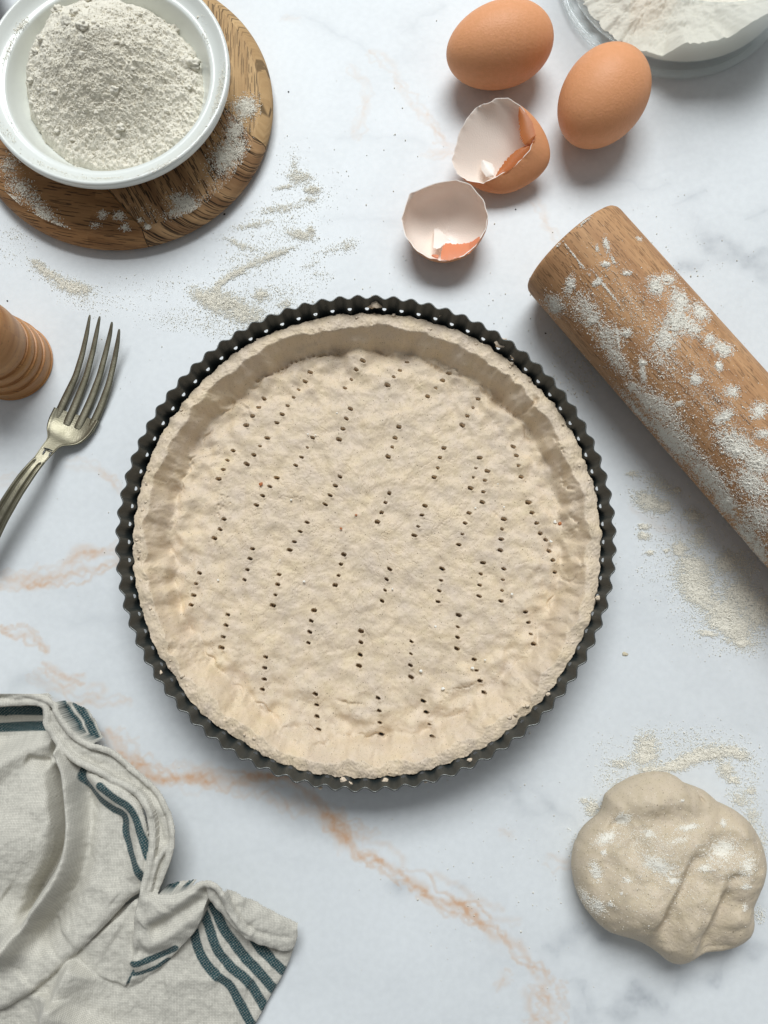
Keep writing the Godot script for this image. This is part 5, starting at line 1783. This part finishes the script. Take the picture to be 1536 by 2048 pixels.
	stripe(C, Hh, [205, 1570, 19, 236, 1595, 19.5, 262, 1612, 20, 276, 1636, 20, 285, 1664, 20, 294, 1694, 21, 300, 1712, 21], 14.0)
	# between the two hems
	layer(Hh, C, [88, 1412, 20, 112, 1424, 21, 126, 1450, 21, 165, 1486, 21, 220, 1504, 20, 262, 1530, 19, 300, 1568, 19, 334, 1618, 19, 346, 1670, 19, 340, 1712, 19, 318, 1776, 18, 296, 1788, 20, 288, 1772, 21, 298, 1740, 20, 304, 1690, 20, 300, 1640, 20, 284, 1606, 20, 238, 1572, 20, 190, 1548, 20, 138, 1512, 20, 106, 1470, 20, 90, 1442, 20], 2.4, 2.0)
	# inner and outer hem
	roll(Hh, C, [-50, 1412, 19.8, 0, 1407, 20.3, 40, 1405, 20.8, 72, 1405, 21.3, 89, 1412, 21.8, 94, 1430, 21.8, 92, 1446, 21.8, 104, 1468, 21.8, 128, 1500, 22.3, 150, 1520, 22.8, 180, 1536, 22.8, 205, 1548, 22.8, 222, 1560, 22.8, 254, 1574, 22.8, 278, 1592, 23.3, 296, 1620, 23.8, 302, 1652, 23.8, 303, 1690, 23.8, 298, 1730, 23.8, 290, 1762, 23.8, 286, 1778, 23.8], 1.8, 5.0, 1.9)
	roll(Hh, C, [286, 1778, 23.8, 296, 1790, 22.8, 320, 1796, 22.3, 350, 1795, 22.3, 378, 1786, 22.8, 398, 1772, 23.3, 408, 1768, 23.3], 1.8, 0.0, 1.9)
	roll(Hh, C, [-50, 1390, 20, 0, 1385, 21, 50, 1388, 22, 88, 1398, 23, 108, 1412, 23.5, 112, 1424, 23.5, 124, 1446, 23.5, 148, 1474, 23.5, 176, 1490, 23, 210, 1500, 23, 232, 1512, 22.5, 256, 1532, 22, 290, 1562, 21.5, 318, 1592, 21, 336, 1630, 21, 344, 1668, 21, 340, 1704, 21, 326, 1744, 21, 310, 1782, 20], 1.7, 0.0, 3.0)
	layer(Hh, C, [-60, 1360, 14, 0, 1359, 15, 50, 1364, 17, 92, 1380, 19, 116, 1400, 21, 106, 1414, 22, 80, 1402, 22, 40, 1399, 22, -60, 1404, 21], 3.5)
	roll(Hh, C, [336, 1690, 20, 326, 1702, 21.5, 314, 1722, 22, 306, 1742, 22.5, 300, 1764, 22.5, 298, 1780, 23], 1.4, 3.5, 0.0)
	# the turned hem of the corner
	layer(Hh, C, [412, 1766, 24, 430, 1762, 22, 452, 1770, 20, 480, 1784, 18, 515, 1800, 15, 555, 1822, 13, 599, 1847, 12, 597, 1868, 11, 590, 1890, 10, 578, 1900, 10, 556, 1899, 11, 535, 1892, 13, 512, 1886, 15, 490, 1874, 17, 468, 1852, 18, 448, 1830, 19, 430, 1812, 20, 416, 1792, 22], 3.8, -0.6)
	roll(Hh, C, [408, 1768, 23.5, 420, 1768, 24.5, 434, 1776, 25, 446, 1794, 24, 456, 1816, 22.5, 470, 1840, 21, 484, 1858, 19, 500, 1868, 17.5], 1.7, 0.0, 4.0)
	fold(Hh, [452, 1812, 21, 478, 1840, 20, 505, 1862, 17, 545, 1872, 14, 585, 1880, 12], -0.9, 1.2, 1.2)
	fold(Hh, [445, 1780, 22, 470, 1800, 20, 490, 1800, 19], 1.2, 2.4, 2.4)
	fold(Hh, [480, 1796, 18, 486, 1830, 18, 500, 1850, 17], 0.8, 2.5, 2.5)
	fold(Hh, [255, 1536, 21, 262, 1556, 21, 280, 1580, 21], 0.7, 2.0, 2.0)
	fold(Hh, [292, 1600, 20, 312, 1612, 20, 330, 1632, 20], 1.0, 2.0, 2.0)
	fold(Hh, [305, 1630, 21, 318, 1660, 20, 330, 1690, 20], -0.9, 1.6, 1.6)
	soften(Hh, 4)
	var f1 := noise(81, 55.0, 3)
	var f2 := noise(82, 210.0, 3)
	var slub := noise(83, 900.0, 2)
	var P := PackedVector3Array()
	P.resize(TNX * TNZ)
	var col := PackedColorArray()
	col.resize(TNX * TNZ)
	var uv := PackedVector2Array()
	uv.resize(TNX * TNZ)
	for j in TNZ:
		for i in TNX:
			var id := j * TNX + i
			var x := TOX + i * TG
			var z := TOZ + j * TG
			var h := Hh[id]
			if h > 0.0006: h += (0.0009 * f1.get_noise_2d(x, z) + 0.00030 * f2.get_noise_2d(x, z)) * sm(0.0006, 0.003, h)
			P[id] = Vector3(x - TOX, h, z - TOZ)
			var c := C[id]
			# cream weft shows through the teal warp in dots
			if c > 0.0:
				var du := (x * 0.82 - z * 0.57) * TAU / 0.0021
				var dv := (x * 0.57 + z * 0.82) * TAU / 0.0021
				c *= 1.0 - 0.44 * sm(0.15, 0.75, sin(du + dv) * sin(du - dv))
			var t := 0.97 + 0.05 * f2.get_noise_2d(x * 2.0, z * 0.6) + 0.03 * slub.get_noise_2d(x, z * 0.2)
			col[id] = Color(lerpf(0.745, 0.028, c) * t, lerpf(0.715, 0.080, c) * t, lerpf(0.625, 0.092, c) * t)
			uv[id] = Vector2(x * 0.82 - z * 0.57, x * 0.57 + z * 0.82)
	# drop the cells outside the cloth
	var whole := sheet(P, TNX, TNZ, false, false, uv, col)
	var arr := whole.surface_get_arrays(0)
	var I: PackedInt32Array = arr[Mesh.ARRAY_INDEX]
	var K := PackedInt32Array()
	for q in range(0, I.size(), 3):
		var ha := Hh[I[q]]
		var hb := Hh[I[q + 1]]
		var hc := Hh[I[q + 2]]
		if minf(ha, minf(hb, hc)) > 0.0 or (maxf(ha, maxf(hb, hc)) > 0.0 and maxf(ha, maxf(hb, hc)) < 0.0025):
			K.append(I[q]); K.append(I[q + 1]); K.append(I[q + 2])
	arr[Mesh.ARRAY_INDEX] = K
	var mesh := ArrayMesh.new()
	mesh.add_surface_from_arrays(Mesh.PRIMITIVE_TRIANGLES, arr)
	var m := mat("linen", Color.WHITE, 0.92)
	m.metallic_specular = 0.15
	m.vertex_color_use_as_albedo = true
	m.albedo_color = Color.WHITE
	m.rim_enabled = true
	m.rim = 0.25
	var wt := weave()
	m.albedo_texture = wt
	triplanar(m, 36.0)
	bump(m, wt, 0.10)
	var o := put("tea_towel", mesh, m)
	o.position = Vector3(TOX, 0.0004, TOZ)
	tag(o, "crumpled natural linen tea towel with dark teal stripes in the lower left corner", "tea towel")


# plain weave: pale threads crossing, 1 tile = 27.8 mm, 40 threads
func weave() -> ImageTexture:
	var n := 640
	var r := RandomNumberGenerator.new()
	r.seed = 6
	var wx := PackedFloat32Array()
	var wy := PackedFloat32Array()
	var T := 40
	for i in T:
		wx.append(r.randf_range(0.945, 1.0))
		wy.append(r.randf_range(0.945, 1.0))
	var a := noise_bytes(noise(84, 0.05, 3), n, n)
	var out := PackedByteArray()
	out.resize(n * n * 3)
	for y in n:
		for x in n:
			var u := x / float(n) * T
			var v := y / float(n) * T
			var i := int(u)
			var j := int(v)
			var fu := absf(u - i - 0.5) * 2.0
			var fv := absf(v - j - 0.5) * 2.0
			var over := (i + j) % 2 == 0
			var h := (1.0 - fu * fu) * (1.0 - 0.45 * fv * fv) if over else (1.0 - fv * fv) * (1.0 - 0.45 * fu * fu)
			var t := (0.74 + 0.26 * sqrt(maxf(h, 0.0))) * (wx[i] if over else wy[j]) * (0.97 + 0.04 * a[y * n + x] / 255.0)
			var b := int(clampf(t, 0.0, 1.0) * 255)
			var k := (y * n + x) * 3
			out[k] = b; out[k + 1] = b; out[k + 2] = b
	return texture(out, n, n)
